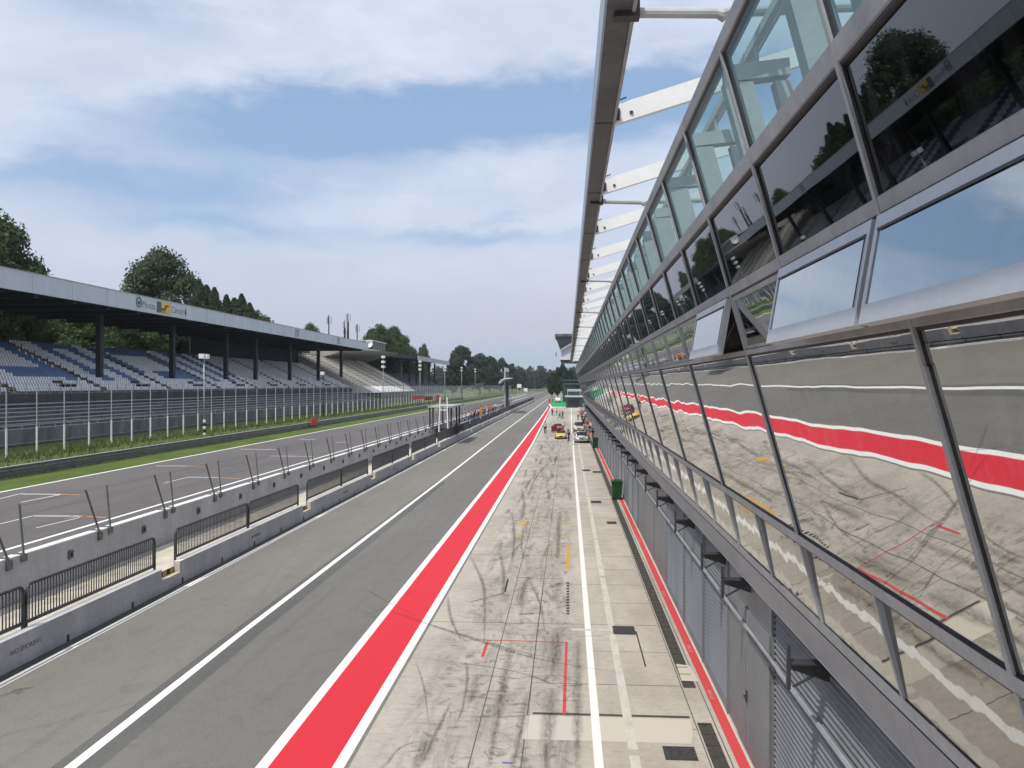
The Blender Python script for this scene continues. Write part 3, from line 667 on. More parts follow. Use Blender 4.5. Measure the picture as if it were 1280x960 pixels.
# garage front: roller doors, flat panels, doors
GW = 3.4
segs = [('roll', -4, 3.9), ('flat', 4.05, 4.6), ('roll', 4.6, 14.2), ('door', 14.38, 18.2), ('roll', 18.2, 21.4), ('roll', 21.5, 24.85), ('roll', 25.05, 29.3), ('flat', 29.35, 33.4), ('flat', 33.6, 41)]
y = 41.2
while y < YE-9:
    segs += [('roll', y, y+3.3), ('roll', y+3.4, y+6.7), ('flat', y+6.85, y+9.4)]; y += 9.54
segs.append(('flat', y, YE-.1)); ZT = H-h5-.015
for kind, a, b in segs:
    if kind == 'roll':
        prof = [(GW+.14, .12)]; z = .12
        while z < ZT-.14: prof += [(GW+.045, z+.03), (GW+.005, z+.075), (GW+.045, z+.1)]; z += .1
        prof += [(GW+.045, ZT), (GW+.14, ZT)]
        d = MB(); d.prism(prof, a, b, caps=True); d.box(GW-.01, GW+.13, a, b, .005, .115, 0); d.build('roller_door', M['roller'], bld)
        m = MB(); m.box(GW-.03, GW+.14, a-.09, a-.005, 0.004, ZT); m.build('door_jamb', M['garage'], bld)
    elif kind == 'flat':
        MB().box(GW, GW+.14, a, b, .004, ZT).build('wall_panel', M['garage'], bld)
    else:
        MB().box(GW+.012, GW+.14, a, b, .004, ZT).build('wall_panel', M['garage'], bld)
        for ya, yb in ((a+.03, a+1.85), (a+1.9, a+2.65)):
            dd = MB().box(GW-.025, GW+.005, ya, yb, .06, 2.75).build('personnel_door', M['garage'], bld)
            if yb-ya > 1:
                m = MB(); m.box(GW-.05, GW-.026, ya+1.7, ya+1.75, 1.0, 1.22); m.bar((GW-.085, ya+1.73, 1.12), (GW-.085, ya+1.56, 1.12), .025); m.bar((GW-.09, ya+1.73, 1.12), (GW-.03, ya+1.73, 1.12), .022)
                m.build('handle', M['darkmetal'], dd)
for y in (14.29, 24.95, 33.5, 41.1): MB().box(GW+.06, GW+.1, y-.08, y+.08, .01, ZT).build('wall_gap', M['inside'], bld)
m = MB(); m.bar((GW-.045, -4, 2.42), (GW-.045, YE, 2.42), .035, .06); m.build('guide_rail', M['alu'], bld)
m = MB(); m.bar((GW-.06, 13.8, 2.38), (GW-.06, 15.9, 2.38), .05); m.build('dark_wall_bar', M['darkmetal'], bld)  # short dark bar along the garage wall
for y in [11.2, 15.9, 18.3, 22.8, 27.4, 31.4, 36.2]+[41+4.77*i for i in range(23)]:
    m = MB()
    m.add([(GW, y-.02, 3.36), (GW-.5, y-.02, 3.36), (GW-.5, y-.02, 3.28), (GW, y-.02, 3.12), (GW, y+.02, 3.36), (GW-.5, y+.02, 3.36), (GW-.5, y+.02, 3.28), (GW, y+.02, 3.12)],
          [(0, 1, 2, 3), (7, 6, 5, 4), (0, 4, 5, 1), (1, 5, 6, 2), (2, 6, 7, 3), (3, 7, 4, 0)])
    m.box(GW-.5, GW-.02, y-.11, y+.11, 3.361, 3.38); m.box(GW-.55, GW-.5, y-.03, y+.03, 3.02, 3.6)
    m.bar((GW-.47, y, 3.05), (GW-.2, y+.0, 3.2), .03)
    m.build('sign_bracket', M['darkmetal'], bld)
# canopy: outboard beam, white fins, tie pipes, pale portal frames behind the clear panes
CE = 153.0; ZB = H+4.06
for k in range(33):
    ya = 8.35+4.77*(k-2); yb = min(ya+4.77, CE)
    if ya > CE: break
    m = MB(); g = .02
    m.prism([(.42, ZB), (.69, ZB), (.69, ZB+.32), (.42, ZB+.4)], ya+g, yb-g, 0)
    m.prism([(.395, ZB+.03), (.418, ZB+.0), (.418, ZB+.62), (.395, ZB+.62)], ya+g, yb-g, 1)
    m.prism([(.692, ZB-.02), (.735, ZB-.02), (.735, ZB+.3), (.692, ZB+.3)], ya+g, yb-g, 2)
    m.box(.43, .7, yb-.018, yb+.018, ZB-.01, ZB+.35, 3)
    m.build('canopy_beam', [M['beamgrey'], M['beamblue'], M['alu'], M['darkmetal']], bld)
    yf = ya
    if yf < 1: continue
    m = MB(); x0, x1 = .72, 7.5; z0 = ZB-.04; s = .3
    m.add([(x0, yf-.06, z0), (x1, yf-.06, z0+s*(x1-x0)), (x1, yf-.06, z0+.32+s*(x1-x0)), (x0, yf-.06, z0+.3), (x0, yf+.06, z0), (x1, yf+.06, z0+s*(x1-x0)), (x1, yf+.06, z0+.32+s*(x1-x0)), (x0, yf+.06, z0+.3)],
          [(0, 1, 2, 3), (7, 6, 5, 4), (0, 4, 5, 1), (1, 5, 6, 2), (2, 6, 7, 3), (3, 7, 4, 0)])
    fo = m.build('canopy_fin', M['fin'], bld)
    m = MB(); m.box(.7, .8, yf-.09, yf-.062, ZB+.02, ZB+.2); m.box(.95, 1.0, yf-.085, yf-.062, ZB+.12, ZB+.16); m.bar((.8, yf-.075, ZB+.33), (.9, yf-.075, ZB+.37), .02); m.build('bolt_plate', M['darkmetal'], fo)
for k in range(64):
    yf = 6.6+2.385*k; m = MB(); zb = H-h1a+.02
    if yf > 150: break
    for xa, w in ((1.9, .3), (2.42, .17)):
        m.add([(xa-B*1.05*i*.95+q2*w, yf+q, zb+1.05*i) for i in (0, 1) for q in (-.09, .09) for q2 in (0, 1)], [(0, 1, 3, 2), (4, 6, 7, 5), (0, 4, 5, 1), (2, 3, 7, 6), (0, 2, 6, 4), (1, 5, 7, 3)])
    m.bar((1.64, yf, zb+1.13), (2.3, yf, zb+1.2), .2, .17)
    m.bar((1.98, yf, zb+1.2), (1.98, yf, zb+1.55), .04)
    m.build('portal_frame', M['portal'], bld)
for d in (9.23, 18.74, 33, 47.3, 59.3, 73.6, 87.9, 102, 116.5, 131, 145):
    y = d+.05; m = MB()
    m.tube([(.6, y, ZB+.02), (1.2, y, ZB+.0), (1.62, y, ZB-.015), (1.68, y, ZB-.04), (1.74, y, ZB-.01), (3.4, y, ZB+.02)], [.055, .055, .055, .075, .055, .055], 10)
    m.box(.5, .78, y-.1, y+.06, ZB-.06, ZB+.2, 1)
    m.build('tie_pipe', [M['portal'], M['darkmetal']], bld)
m = MB(); m.bar((1.98, Y0, H+3.62), (1.98, YE, H+3.62), .07, .1); m.bar((2.08, Y0, H+3.66), (2.08, YE, H+3.66), .03)
m.build('terrace_handrail', M['portal'], bld)

# ------------------------------------------------------------------ lettering
def text_mesh(s, size, ext=.004):
    cu = bpy.data.curves.new('lettering', 'FONT'); cu.body = s; cu.size = size; cu.extrude = ext; cu.align_x = 'CENTER'; cu.align_y = 'CENTER'
    ob = bpy.data.objects.new('lettering', cu); col.objects.link(ob)
    dg = bpy.context.evaluated_depsgraph_get(); me = bpy.data.meshes.new_from_object(ob.evaluated_get(dg)); bpy.data.objects.remove(ob); return me
def lettering(s, size, mat, loc, rot, parent=None, sx=1.0, kind=None):
    me = text_mesh(s, size); me.materials.clear(); me.materials.append(mat)
    o = link('lettering', me, parent, loc); o.rotation_euler = rot; o.scale = (sx, 1, 1)
    if kind: tag(o, kind=kind)
    return o
FACE_X = (PI/2, 0, PI/2)      # upright, read from +X
for y in (22.5, 19.2, 28.4, 38): lettering('PIT LANE', .14, M['fadedpink'], (3.225, y, .0075), (0, 0, PI/2), None, 1.0, 'structure').name = 'painted_lettering'

# ------------------------------------------------------------------ pit walls
XL, PE = -13.58, 345.0
lw = empty('low_pit_wall', (XL, 0, 0), 'low grey pit wall with walkway and stepped gaps beside the pit lane', 'wall')
gaps = [27.3+15.0*k for k in range(-2, 21)]
ys = [-20.0]
for g in gaps: ys += [g, g+1.35]
ys.append(PE)
for i in range(0, len(ys), 2):
    a, b = ys[i]-0.0, ys[i+1]; m = MB()
    m.box(-.22, 0, a, b, 0, .785); m.box(-.225, .006, a, b, .787, .80, 1)
    m.build('wall_section', [M['wallpaint'], M['capwhite']], lw)
for g in gaps:
    m = MB(); m.box(-.22, 0, g+.001, g+1.349, 0, .4); m.box(-.224, .004, g+.002, g+1.348, .402, .415, 1)
    m.box(-.2, -.01, g+1.335, g+1.352, .416, .78, 1)
    m.build('step_gap', [M['wallpaint'], M['beige']], lw)
    m = MB(); n = 5
    for j in range(n):
        m.add([(-.23, g+.02+j*1.31/n+q*1.31/n+sh, .41+zz) for q in (0, 1) for zz, sh in ((0, 0), (.2, 0))], [(0, 2, 3, 1)], j % 2)
    m.build('hazard_board', [M['hazardy'], M['hazardk']], lw)
m = MB(); m.box(-2.45, -.235, -20, PE, .0, .62); m.build('walkway', M['walk'], lw)
for y in (20.25, 35.8, 50.6, 65): lettering('NO SMOKING', .19 if y < 25 else .16, M['redtext'], (.006, y, .42), FACE_X, lw)
for k in range(24):
    y = 18.6+3.4*k; MB().box(.001, .03, y-.03, y+.03, .02, .2).build('wall_stub', M['darkmetal'], lw) if k < 24 else None
hw = empty('high_pit_wall', (-16.1, 0, 0), 'taller grey pit wall with white top between walkway and track', 'wall')
m = MB(); m.box(-.28, 0, -20, PE, 0, 1.95); m.build('wall_body', M['wallpaint'], hw)
m = MB(); m.box(-.285, .005, -20, PE, 1.952, 1.985); m.build('wall_cap', M['capwhite'], hw)
for k in range(30):
    y = 26.2-9.44+4.72*k; m = MB(); m.box(.002, .06, y-.12, y+.12, 1.36, 1.62); m.box(.061, .075, y-.05, y+.04, 1.42, 1.56, 1); m.build('socket_box', [M['rail'], M['inside']], hw)
# railing panels standing on the low wall
def railing():
    L = 6.7; m = MB(); r = .045; z0, z1 = .0, 1.25
    m.tube([(0, 0, z0), (0, 0, z1-.14), (0, .05, z1-.04), (0, .16, z1), (0, L-.16, z1), (0, L-.05, z1-.04), (0, L, z1-.14), (0, L, z0)], r, 8)
    m.bar((0, 0, .3), (0, L, .3), .06, .08)
    fr = m.mesh('frame', M['raildark'], True)
    m = MB(); n = 52
    for i in range(1, n): m.bar((0, i*L/n, .3), (0, i*L/n, z1-.02), .022, .03)
    brs = m.mesh('bars', M['raildark'])
    return fr, brs
frm, brs = railing()
ordn = ['first', 'second', 'third', 'fourth', 'fifth', 'sixth', 'seventh', 'eighth', 'ninth', 'tenth']
idx = 0
for gi, g in enumerate(gaps):
    for j in (0, 1):
        y = g+1.5+j*6.82
        if y < 8 or y+6.4 > PE: continue
        if idx < 8: lab = '%s grey barred railing panel along the low wall counting from the nearest gap' % ordn[idx] if 0 else 'grey barred railing panel on the low wall, %s one counted from the camera end' % ordn[idx]
        else: lab = 'grey barred railing panel on the low pit wall towards its far end'
        o = empty('railing_panel', (-13.84, y, .62), lab, 'railing', 'railing panels on the low pit wall')
        link('frame', frm, o); link('bars', brs, o); idx += 1
# debris fence on the high wall
df = empty('debris_fence', (-16.1, 0, 1.95), 'debris fence of paired leaning posts and thin cables on the high pit wall', 'fence')
for k in range(-3, 46):
    y = 27.9+4.72*k
    if y < 8: continue
    for dy, ln, nm in ((0, -.62, 0), (.66, .02, 1)):
        m = MB(); p0, p1 = (.04, y+dy, -.12), (-.12, y+dy+ln, 1.5)
        m.bar(p0, p1, .04, .06); m.box(.008, .08, y+dy-.11, y+dy+.11, -.3, -.03) if nm == 0 else m.box(.008, .08, y+dy-.11, y+dy+.11, -.18, .03)
        m.box(-.28, .0, y+dy-.1, y+dy+.1, .036, .05)
        m.build('post', M['fencepost'], df)
    m = MB(); ya, yb = y+.68, y+4.72-.62
    for zz in (.35, .75, 1.15, 1.46): m.bar((-.04-.05*zz, ya, zz), (-.04-.05*zz, yb, zz), .006)
    m.build('cable', M['rail'], df)
m = MB(); m.quad((-.03, 8, .06), (-.03, 340, .06), (-.12, 340, 1.5), (-.12, 8, 1.5)); m.build('wire_mesh', M['wirefine'], df)

# ------------------------------------------------------------------ guard rail and catch fence across the track
gr = empty('guard_rail', (-41.5, 0, 0), 'dark grey triple guard rail at the edge of the grass', 'barrier')
def wave(z): return [(0, z), (.05, z+.05), (.0, z+.1), (.0, z+.14), (.05, z+.19), (0, z+.24), (-.04, z+.24), (-.04, z)]
for i, z in enumerate((.06, .34, .62)): MB().prism(wave(z), 20, 560).build('rail_beam', M['armco'], gr)
MB().box(-.1, .02, 20, 560, .87, .9).build('rail_cap', M['postwhite'], gr)
m = MB()
for i in range(130): m.box(-.2, -.06, 20+i*4, 20.12+i*4, 0, .86)
tag(m.build('rail_post', M['armco'], gr), kind='stuff')
cf = empty('catch_fence', (-48, 0, .72), 'tall wire catch fence on two-tone posts in front of the grandstands', 'fence')
for k in range(-8, 90):
    y = 68.9+4.15*k
    m = MB(); m.box(-.065, .065, -.065, .065, -.3, 2.5); m.box(-.04, .04, -.04, .04, 2.5, 5.75, 1)
    m.build('post', [M['postwhite'], M['postgrey']], cf, loc=(0, y, 0))
m = MB()
m.quad((.05, 27, .2), (.05, 215, .2), (.05, 215, 5.7), (.05, 27, 5.7)); m.build('wire_mesh', M['wire'], cf)
m = MB(); m.quad((-.09, 215, .2), (-.09, 820, .2), (-.09, 820, 5.7), (-.09, 215, 5.7)); m.build('wire_mesh', M['wirefar'], cf)
m = MB()
for z in (1.1, 2.4, 3.5, 4.6, 5.68): m.bar((.06, 27, z), (.06, 470, z), .02)
m.build('cable', M['postgrey'], cf)

# ------------------------------------------------------------------ grandstands
def stand_main():
    g = empty('grandstand', (0, 0, 0), 'long roofed grandstand with blue and white seats and a grey fascia', 'grandstand')
    ya, yb = 20.0, 231.0; nr = 16; x0, x1, z0, z1 = -60.0, -74.3, 5.95, 12.6; dx, dz = (x1-x0)/nr, (z1-z0)/nr
    prof = [(x0, 4.6), (x0, z0)]
    for i in range(nr): prof += [(x0+i*dx, z0+i*dz), (x0+(i+1)*dx, z0+i*dz)]
    prof = [(x0, 4.9)]+[p for i in range(nr) for p in ((x0+i*dx, z0+i*dz), (x0+(i+1)*dx, z0+i*dz))]+[(x1, z1), (x1, 4.9)]
    MB().prism(prof, ya, yb).build('seating_tier', M['stand'], g)
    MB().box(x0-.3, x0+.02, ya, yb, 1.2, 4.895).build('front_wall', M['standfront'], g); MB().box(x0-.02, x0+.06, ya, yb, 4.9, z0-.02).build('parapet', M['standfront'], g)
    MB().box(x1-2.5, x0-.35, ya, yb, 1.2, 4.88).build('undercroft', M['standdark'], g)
    # seats
    aisles = [88-18.2*k for k in range(1, 4)][::-1]+[88, 106.4, 124.5, 142.5, 160.5, 179.5, 199.5, 219]
    seat = MB()
    seat.box(-.2, .2, -.2, .2, .30, .36); seat.add([(-.2, -.2, .34), (-.2, .2, .34), (-.3, .2, .72), (-.3, -.2, .72), (-.25, -.2, .34), (-.25, .2, .34), (-.35, .2, .72), (-.35, -.2, .72)], [(0, 1, 2, 3), (7, 6, 5, 4), (3, 2, 6, 7), (0, 3, 7, 4), (1, 5, 6, 2)]); 
    sm = {k: seat.mesh('seat', M[k]) for k in ('seatw', 'seatb', 'seatg')}
    allp = []
    for r in range(nr):
        y = ya+.4
        while y < yb-.3:
            near = min(abs(y-q-(r-8)*0) for q in aisles)
            if near > .75:
                b = sum(1 for q in aisles if q < y); loc = y-max([q for q in aisles if q < y] or [ya]); t = loc/18.2
                if y > 163: c = 'seatg'
                else:
                    if b % 2: blue = r >= 3 and (.22+.004*r < t < .40 or .60 < t < .76) or (r >= 14 and .3 < t < .8)
                    else: blue = (r >= 13 and t > .2) or (.78 < t < .94 and r >= 3) or (4 <= r <= 6 and t > .3) or (t < .14 and r >= 6)
                    c = 'seatb' if blue else 'seatw'
                opening = abs(t-.62) < .06 and 1 <= r <= 2
                if not opening: allp.append((math.hypot(x0+(r+.6)*dx, y-45), x0+(r+.55)*dx, y, z0+r*dz, c))
            y += .52
    vis = sorted((p for p in allp if p[2] > 72), key=lambda p: -p[1]*.0+math.hypot(p[1], p[2]))
    near = vis[:100]; ns = set((p[1], p[2]) for p in near)
    for p in near: link('seat', sm[p[4]], g, (p[1], p[2], p[3]))
    mm = MB(); mi = {'seatw': 0, 'seatb': 1, 'seatg': 2}
    for p in allp:
        if (p[1], p[2]) in ns: continue
        X, Y, Z_ = p[1:4]; k = mi[p[4]]
        mm.quad((X-.2, Y-.2, Z_+.35), (X+.22, Y-.2, Z_+.35), (X+.22, Y+.2, Z_+.35), (X-.2, Y+.2, Z_+.35), k)
        mm.quad((X-.2, Y-.2, Z_+.35), (X-.2, Y+.2, Z_+.35), (X-.31, Y+.2, Z_+.74), (X-.31, Y-.2, Z_+.74), k)
        mm.quad((X+.22, Y-.2, Z_+.35), (X+.22, Y+.2, Z_+.35), (X+.2, Y+.2, Z_+.27), (X+.2, Y-.2, Z_+.27), k)
    tag(mm.build('seats', [M['seatw'], M['seatb'], M['seatg']], g), kind='stuff')
    for q in aisles:
        m = MB()
        for r in range(nr*2): m.box(x0+(r+1)*dx/2, x0+r*dx/2, q-.55, q+.55, z0+r*dz/2-.2, z0+r*dz/2+.03+.18*(r % 2)*0)
        m.build('aisle_steps', M['aisle'], g)
        for r in range(1, nr, 2): MB().bar((x0+r*dx, q-.6, z0+r*dz), (x0+r*dx, q-.6, z0+r*dz+.95), .06).build('aisle_post', M['darkmetal'], g)
        yy = q+11.3
        if yy < yb-3:
            m = MB(); m.box(x0+2.9*dx, x0+1.0*dx, yy-1.1, yy+1.1, z0+.3, z0+1.15); m.build('stairwell_opening', M['inside'], g)
            for s in (-1.2, 1.2): MB().bar((x0+1*dx, yy+s, z0+1.4), (x0+4*dx, yy+s, z0+2.6), .06).bar((x0+1*dx, yy+s, z0+.2), (x0+1*dx, yy+s, z0+1.4), .06).build('stair_rail', M['postgrey'], g)
    m = MB(); 
    for z in (.55, 1.1): m.bar((x0+.1, ya, z0+z), (x0+.1, yb, z0+z), .05)
    y = ya
    while y < yb: m.bar((x0+.1, y, z0), (x0+.1, y, z0+1.1), .06); y += 2.1
    m.build('front_railing', M['postgrey'], g)
    # roof
    MB().box(-57.25, -57.0, ya, 237, 16.75, 18.85).build('fascia', M['fascia'], g)
    for i in range(30): MB().box(-57.0, -56.985, ya+1.2+i*7.2, ya+1.24+i*7.2, 16.76, 18.84).build('fascia_joint', M['rooftop'], g)
    MB().box(-57.05, -56.93, ya, 236.9, 18.86, 18.93).build('gutter_edge', M['postgrey'], g)
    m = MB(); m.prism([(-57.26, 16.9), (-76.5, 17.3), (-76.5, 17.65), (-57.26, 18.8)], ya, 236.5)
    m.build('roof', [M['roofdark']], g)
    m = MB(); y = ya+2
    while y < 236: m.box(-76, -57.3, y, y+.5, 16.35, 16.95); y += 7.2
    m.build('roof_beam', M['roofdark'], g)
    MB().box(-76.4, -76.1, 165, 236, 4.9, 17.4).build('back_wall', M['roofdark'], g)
    for dd in (115.1, 136.3, 157.7, 172.7, 193.9, 216.1, 237.9, 93.9, 72.7):
        MB().box(-64.35, -63.65, dd-4.5, dd-3.7, 6.5, 17.0).build('roof_column', M['column'], g)
    # writing on the fascia
    d0 = lambda u: at(u, 400, dX(u, -56.98)).y
    FXx = -56.98
    ring = MB(); yc = d0(173.7); ring.lathe([(.55, 0), (.55, .03), (.72, .03), (.72, 0)], (0, 0, 0), 'X', 24); e = ring.build('emblem', M['logoK'], g); e.location = (FXx, yc, 17.95)
    e2 = MB(); e2.add([(0, -.32, -.3), (0, .32, -.3), (0, .3, .34), (0, 0, -.02), (0, -.3, .34)], [(0, 1, 2, 3, 4)]); e2.build('emblem_letter', M['logoK'], e, loc=(.02, 0, 0))
    lettering('Monza', 1.35, M['letter'], (FXx, (d0(179)+d0(193))/2, 17.75), FACE_X, g)
    lettering('Circuit', 1.35, M['letter'], (FXx, (d0(215)+d0(229))/2, 17.75), FACE_X, g)
    lg = MB(); ya_, yb_ = d0(196), d0(213.5); lg.box(0, .03, ya_, yb_, 17.05, 18.6); lo = lg.build('logo_panel', M['logoY'], g, loc=(FXx, 0, 0))
    dg = MB(); q = ya_; w = yb_-ya_
    def b(a0, a1, z0_, z1_): dg.box(.031, .04, q+a0*w, q+a1*w, z0_, z1_)
    b(.0, .3, 17.1, 18.55); b(.3, .62, 17.45, 17.75); b(.56, .68, 17.7, 18.2); b(.64, .78, 18.0, 18.2)
    for i in range(6): b(.3+i*.06, .325+i*.06, 17.1, 17.45)
    dg.build('logo_figure', M['logoK'], lo)
    MB().box(.041, .05, q+.8*w, q+.92*w, 18.1, 18.22).build('logo_flame', M['red2'], lo)
    em = MB(); em.add([(0, -.35, 0), (0, 0, .65), (0, .35, 0), (0, 0, -.65)], [(0, 1, 2, 3)]); em.build('emblem', M['logoK'], g, loc=(FXx, d0(232), 17.75))
    for u in (371.5, 423):
        y = d0(u); w = MB(); w.box(0, .03, -1.1, -.3, -.8, .8); w.box(0, .03, .3, 1.1, -.8, .8); w.box(0, .03, -.28, .28, .3, .6); w.build('fascia_mark', M['rooftop'], g, loc=(FXx, y, 17.8))
    # terrace of benches below
    xa, za = -59.6, 4.45; n = 6; m = MB()
    pr2 = [(xa, 1.2)]+[p for i in range(n) for p in ((xa+i*1.25, za-i*.36), (xa+(i+1)*1.25, za-i*.36))]+[(xa+n*1.25, 1.2)]
    MB().prism(pr2, ya, yb).build('lower_terrace', M['standdark'], g)
    for i in range(n): MB().box(xa+i*1.25+.35, xa+i*1.25+.75, ya, yb, za-i*.36+.36, za-i*.36+.43).build('bench', M['bench'], g)
    m = MB(); xr = xa+n*1.25-.1
    for z in (.45, .95): m.bar((xr, ya, za-n*.36+z), (xr, yb, za-n*.36+z), .06)
    y = ya
    while y < yb: m.bar((xr, y, za-n*.36), (xr, y, za-n*.36+.95), .07); y += 2.6
    m.build('terrace_railing', M['postgrey'], g)
    MB().box(xr+.05, xr+.35, ya, yb, .9, za-n*.36+.12).build('terrace_kerb', M['postwhite'], g) if 0 else None
stand_main()
def stand_old():
    g = empty('old_tribune', (0, 0, 0), 'open concrete tribune with curved cantilever canopy and glass control room', 'grandstand')
    ya, yb = 233.0, 306.0; nr = 18; x0, x1, z0, z1 = -58.0, -77.0, 6.4, 16.2; dx, dz = (x1-x0)/nr, (z1-z0)/nr
    prof = [(x0, 4.6)]+[p for i in range(nr) for p in ((x0+i*dx, z0+i*dz), (x0+(i+1)*dx, z0+i*dz))]+[(x1, z1), (x1, 4.6)]
    MB().prism(prof, ya, yb).build('seating_tier', M['cream'], g)
    for i in range(nr): MB().box(x0+(i+.75)*dx, x0+(i+.25)*dx, ya+.4, yb-.5, z0+i*dz+.3, z0+i*dz+.38).build('bench', M['cream'], g)
    for y in (244, 256, 268, 280, 291): MB().prism([(x0, z0+.1), (x1, z1+.1), (x1, z1-.3), (x0, z0-.3)], y-.5, y+.5).build('aisle_steps', M['tribgrey'], g)
    MB().prism([(x0+.02, 4.6), (x0+3.4, 4.6), (x0+3.4, 4.8), (x0+.3, 6.45), (x0+.02, 6.45)], ya, yb-8).build('front_wall', M['palewall'], g)  # front face sloped outward so the sun brightens it
    MB().box(x0+.31, x0+.36, ya, ya+14, 6.3, 7.0).build('yellow_board', M['logoY'], g) if 0 else None
    MB().box(x1, x0-.5, ya, yb, 1.2, 4.58).build('undercroft', M['standdark'], g)
    # canopy: thick at its root, thin at its lip, rounded in plan
    m = MB(); L = []
    for i in range(13):
        t = i/12; y = 256+60*t; reach = -59.5-9*abs(2*t-1)**2.5
        L.append([(-80, y, 17.6), (-73, y, 18.0), (reach-2, y, 18.15), (reach, y, 17.95), (reach-1.5, y, 17.7), (-72, y, 16.6), (-80, y, 14.6)])
    for a, b in zip(L, L[1:]):
        for k in range(7): m.quad(a[k], a[(k+1) % 7], b[(k+1) % 7], b[k])
    m.add(L[0], [tuple(range(7))]); m.add(L[-1], [tuple(range(7))[::-1]])
    m.build('canopy', M['tribgrey'], g)
    for y in (260, 276, 292, 308): MB().prism([(-79, 5), (-76, 12), (-74, 16.8), (-80, 16.8), (-80, 5)], y-.4, y+.4).build('canopy_rib', M['tribgrey'], g)
    c = MB(); c.box(-74, -65.5, 268, 284, 18.6, 21.4).build('control_room', M['glassd'], g) if 0 else None
    m = MB(); m.box(-73, -66, 280, 300, 18.0, 18.9); m.box(-73.4, -65.6, 279.4, 300.6, 21.6, 22.0)
    for i in range(9): m.box(-66.2, -66.0, 280+i*2.45, 280.25+i*2.45, 18.9, 21.6)
    for i in range(5): m.box(-73+i*1.7, -72.8+i*1.7, 280, 280.2, 18.9, 21.6)
    cr = m.build('control_room', M['greytent'], g); MB().box(-72.8, -66.25, 280.25, 299.8, 18.9, 21.6).build('room_glass', M['glassd'], cr)
    ds = MB(); ds.lathe([(.0, .5), (.8, .38), (1.25, .0), (1.3, .02), (.8, .5), (0, .62)], (0, 0, 0), 'Y', 20); ds.build('satellite_dish', M['white2'], g, True, (-66.4, 277, 20.6)); MB().bar((-66.4, 277.6, 18), (-66.4, 277.6, 20.6), .2).build('dish_mast', M['postgrey'], g)
stand_old()
def stand_far():
    g = empty('far_grandstand', (0, 0, 0), 'distant covered grandstand with pale fascia beyond the old tribune', 'grandstand')
    ya, yb = 318.0, 402.0
    MB().box(-57.3, -57, ya, yb, 16.2, 18.0).build('fascia', M['greytent'], g)
    MB().prism([(-57.31, 16.6), (-80, 18.6), (-80, 19.0), (-57.31, 17.9)], ya, yb).build('roof', M['roofdark'], g)
    nr = 12; x0, x1, z0, z1 = -60, -76, 6, 12.5; dx, dz = (x1-x0)/nr, (z1-z0)/nr
    prof = [(x0, 3)]+[p for i in range(nr) for p in ((x0+i*dx, z0+i*dz), (x0+(i+1)*dx, z0+i*dz))]+[(x1, 3)]
    MB().prism(prof, ya, yb).build('seating_tier', M['standdark'], g)
    MB().box(-80, -79.7, ya, yb, 1, 18.5).build('back_wall', M['roofdark'], g)
    for i in range(6): MB().box(-64.3, -63.7, ya+2+i*16, ya+2.6+i*16, 6, 17).build('roof_column', M['column'], g)
stand_far()

# ------------------------------------------------------------------ masts, signs and wall stands
def mast(u, X, vtop, heads, zb=.6, dark=False, label='', r=.09):
    d = dX(u, X); p = at(u, vtop, d); o = empty('floodlight_mast' if heads else 'lamp_post', (p.x, p.y, zb), label, 'light mast' if heads else 'post')
    hgt = p.z-zb; m = MB(); m.tube([(0, 0, 0), (0, 0, hgt)], [r*1.2, r*.8], 8); m.build('pole', M['darkmetal'] if dark else M['postgrey'], o, True)
    for i in range(heads):
        zz = hgt-.25-(i//2)*1.25; yy = (-1, 1)[i % 2]*.55; m = MB(); m.box(-.3, .35, yy-.38, yy+.38, zz-.3, zz+.3); m.bar((0, 0, zz), (0, yy, zz), .06)
        m.build('lamp_head', M['lampw'], o)
    return o
mast(255, -47.2, 443, 2, .7, False, 'tall thin light mast in front of the blue and white seats')
mast(404, -47.2, 465, 1, .7, True, 'dark light mast before the plain grey seats')
mast(479, -47.2, 445, 6, .7, False, 'light mast with six lamps beside the old tribune')
mast(525, -47.2, 451, 6, .7, False, 'light mast with six lamps before the far grandstand')
mast(556, -47.2, 458, 4, .7, False, 'thin light mast just past the far grandstand roof')
mast(577, -47.2, 459, 4, .7, False, 'light mast before the round dark tree')
mast(594, -47.2, 461, 4, .7, False, 'light mast furthest along the straight')
mast(504, -42.6, 477, 0, 0, True, 'dark slender post at the edge of the grass', .07)
mast(577.5, -42.6, 470, 0, 0, True, 'dark slender post near the brown signboard', .12)
def board(name, u0, u1, v0, v1, X, mat, label, cat, thick=.15, legs=True, zb=0):
    a, b = pX(u0, v0, X), pX(u1, v1, X); zt, zl = a.z, H+(V0-v1)/F*dX((u0+u1)/2, X)
    o = empty(name, (X, a.y, zb), label, cat); MB().box(-thick/2, thick/2, 0, b.y-a.y, zl-zb, zt-zb).build('panel', mat, o)
    if legs and zl-zb > .3:
        for y in (.15*(b.y-a.y), .85*(b.y-a.y)): MB().box(-.05, .05, y-.06, y+.06, 0, zl-zb).build('leg', M['postgrey'], o)
    return o
board('barrier_pad', 389, 395.5, 523.5, 531, -41.2, M['red2'], 'small red pad on the dark guard rail', 'barrier pad', .3, False)
board('signboard', 545, 549.5, 494, 501, -45.6, M['red2'], 'red square signboard standing behind the far fence', 'sign', .15, True, .4)
board('banner', 516, 530, 495, 499, -45.6, M['red2'], 'long red banner hung behind the far fence', 'banner', .1, True, .4)
board('banner', 531, 541, 496, 500, -45.6, M['maroon'] if 'maroon' in M else M['c_maroon'], 'dark red banner next to the long red one', 'banner', .1, True, .4)
board('signboard', 593, 604, 479, 484, -43.4, M['container'], 'dark brown signboard on legs beside the straight', 'sign')
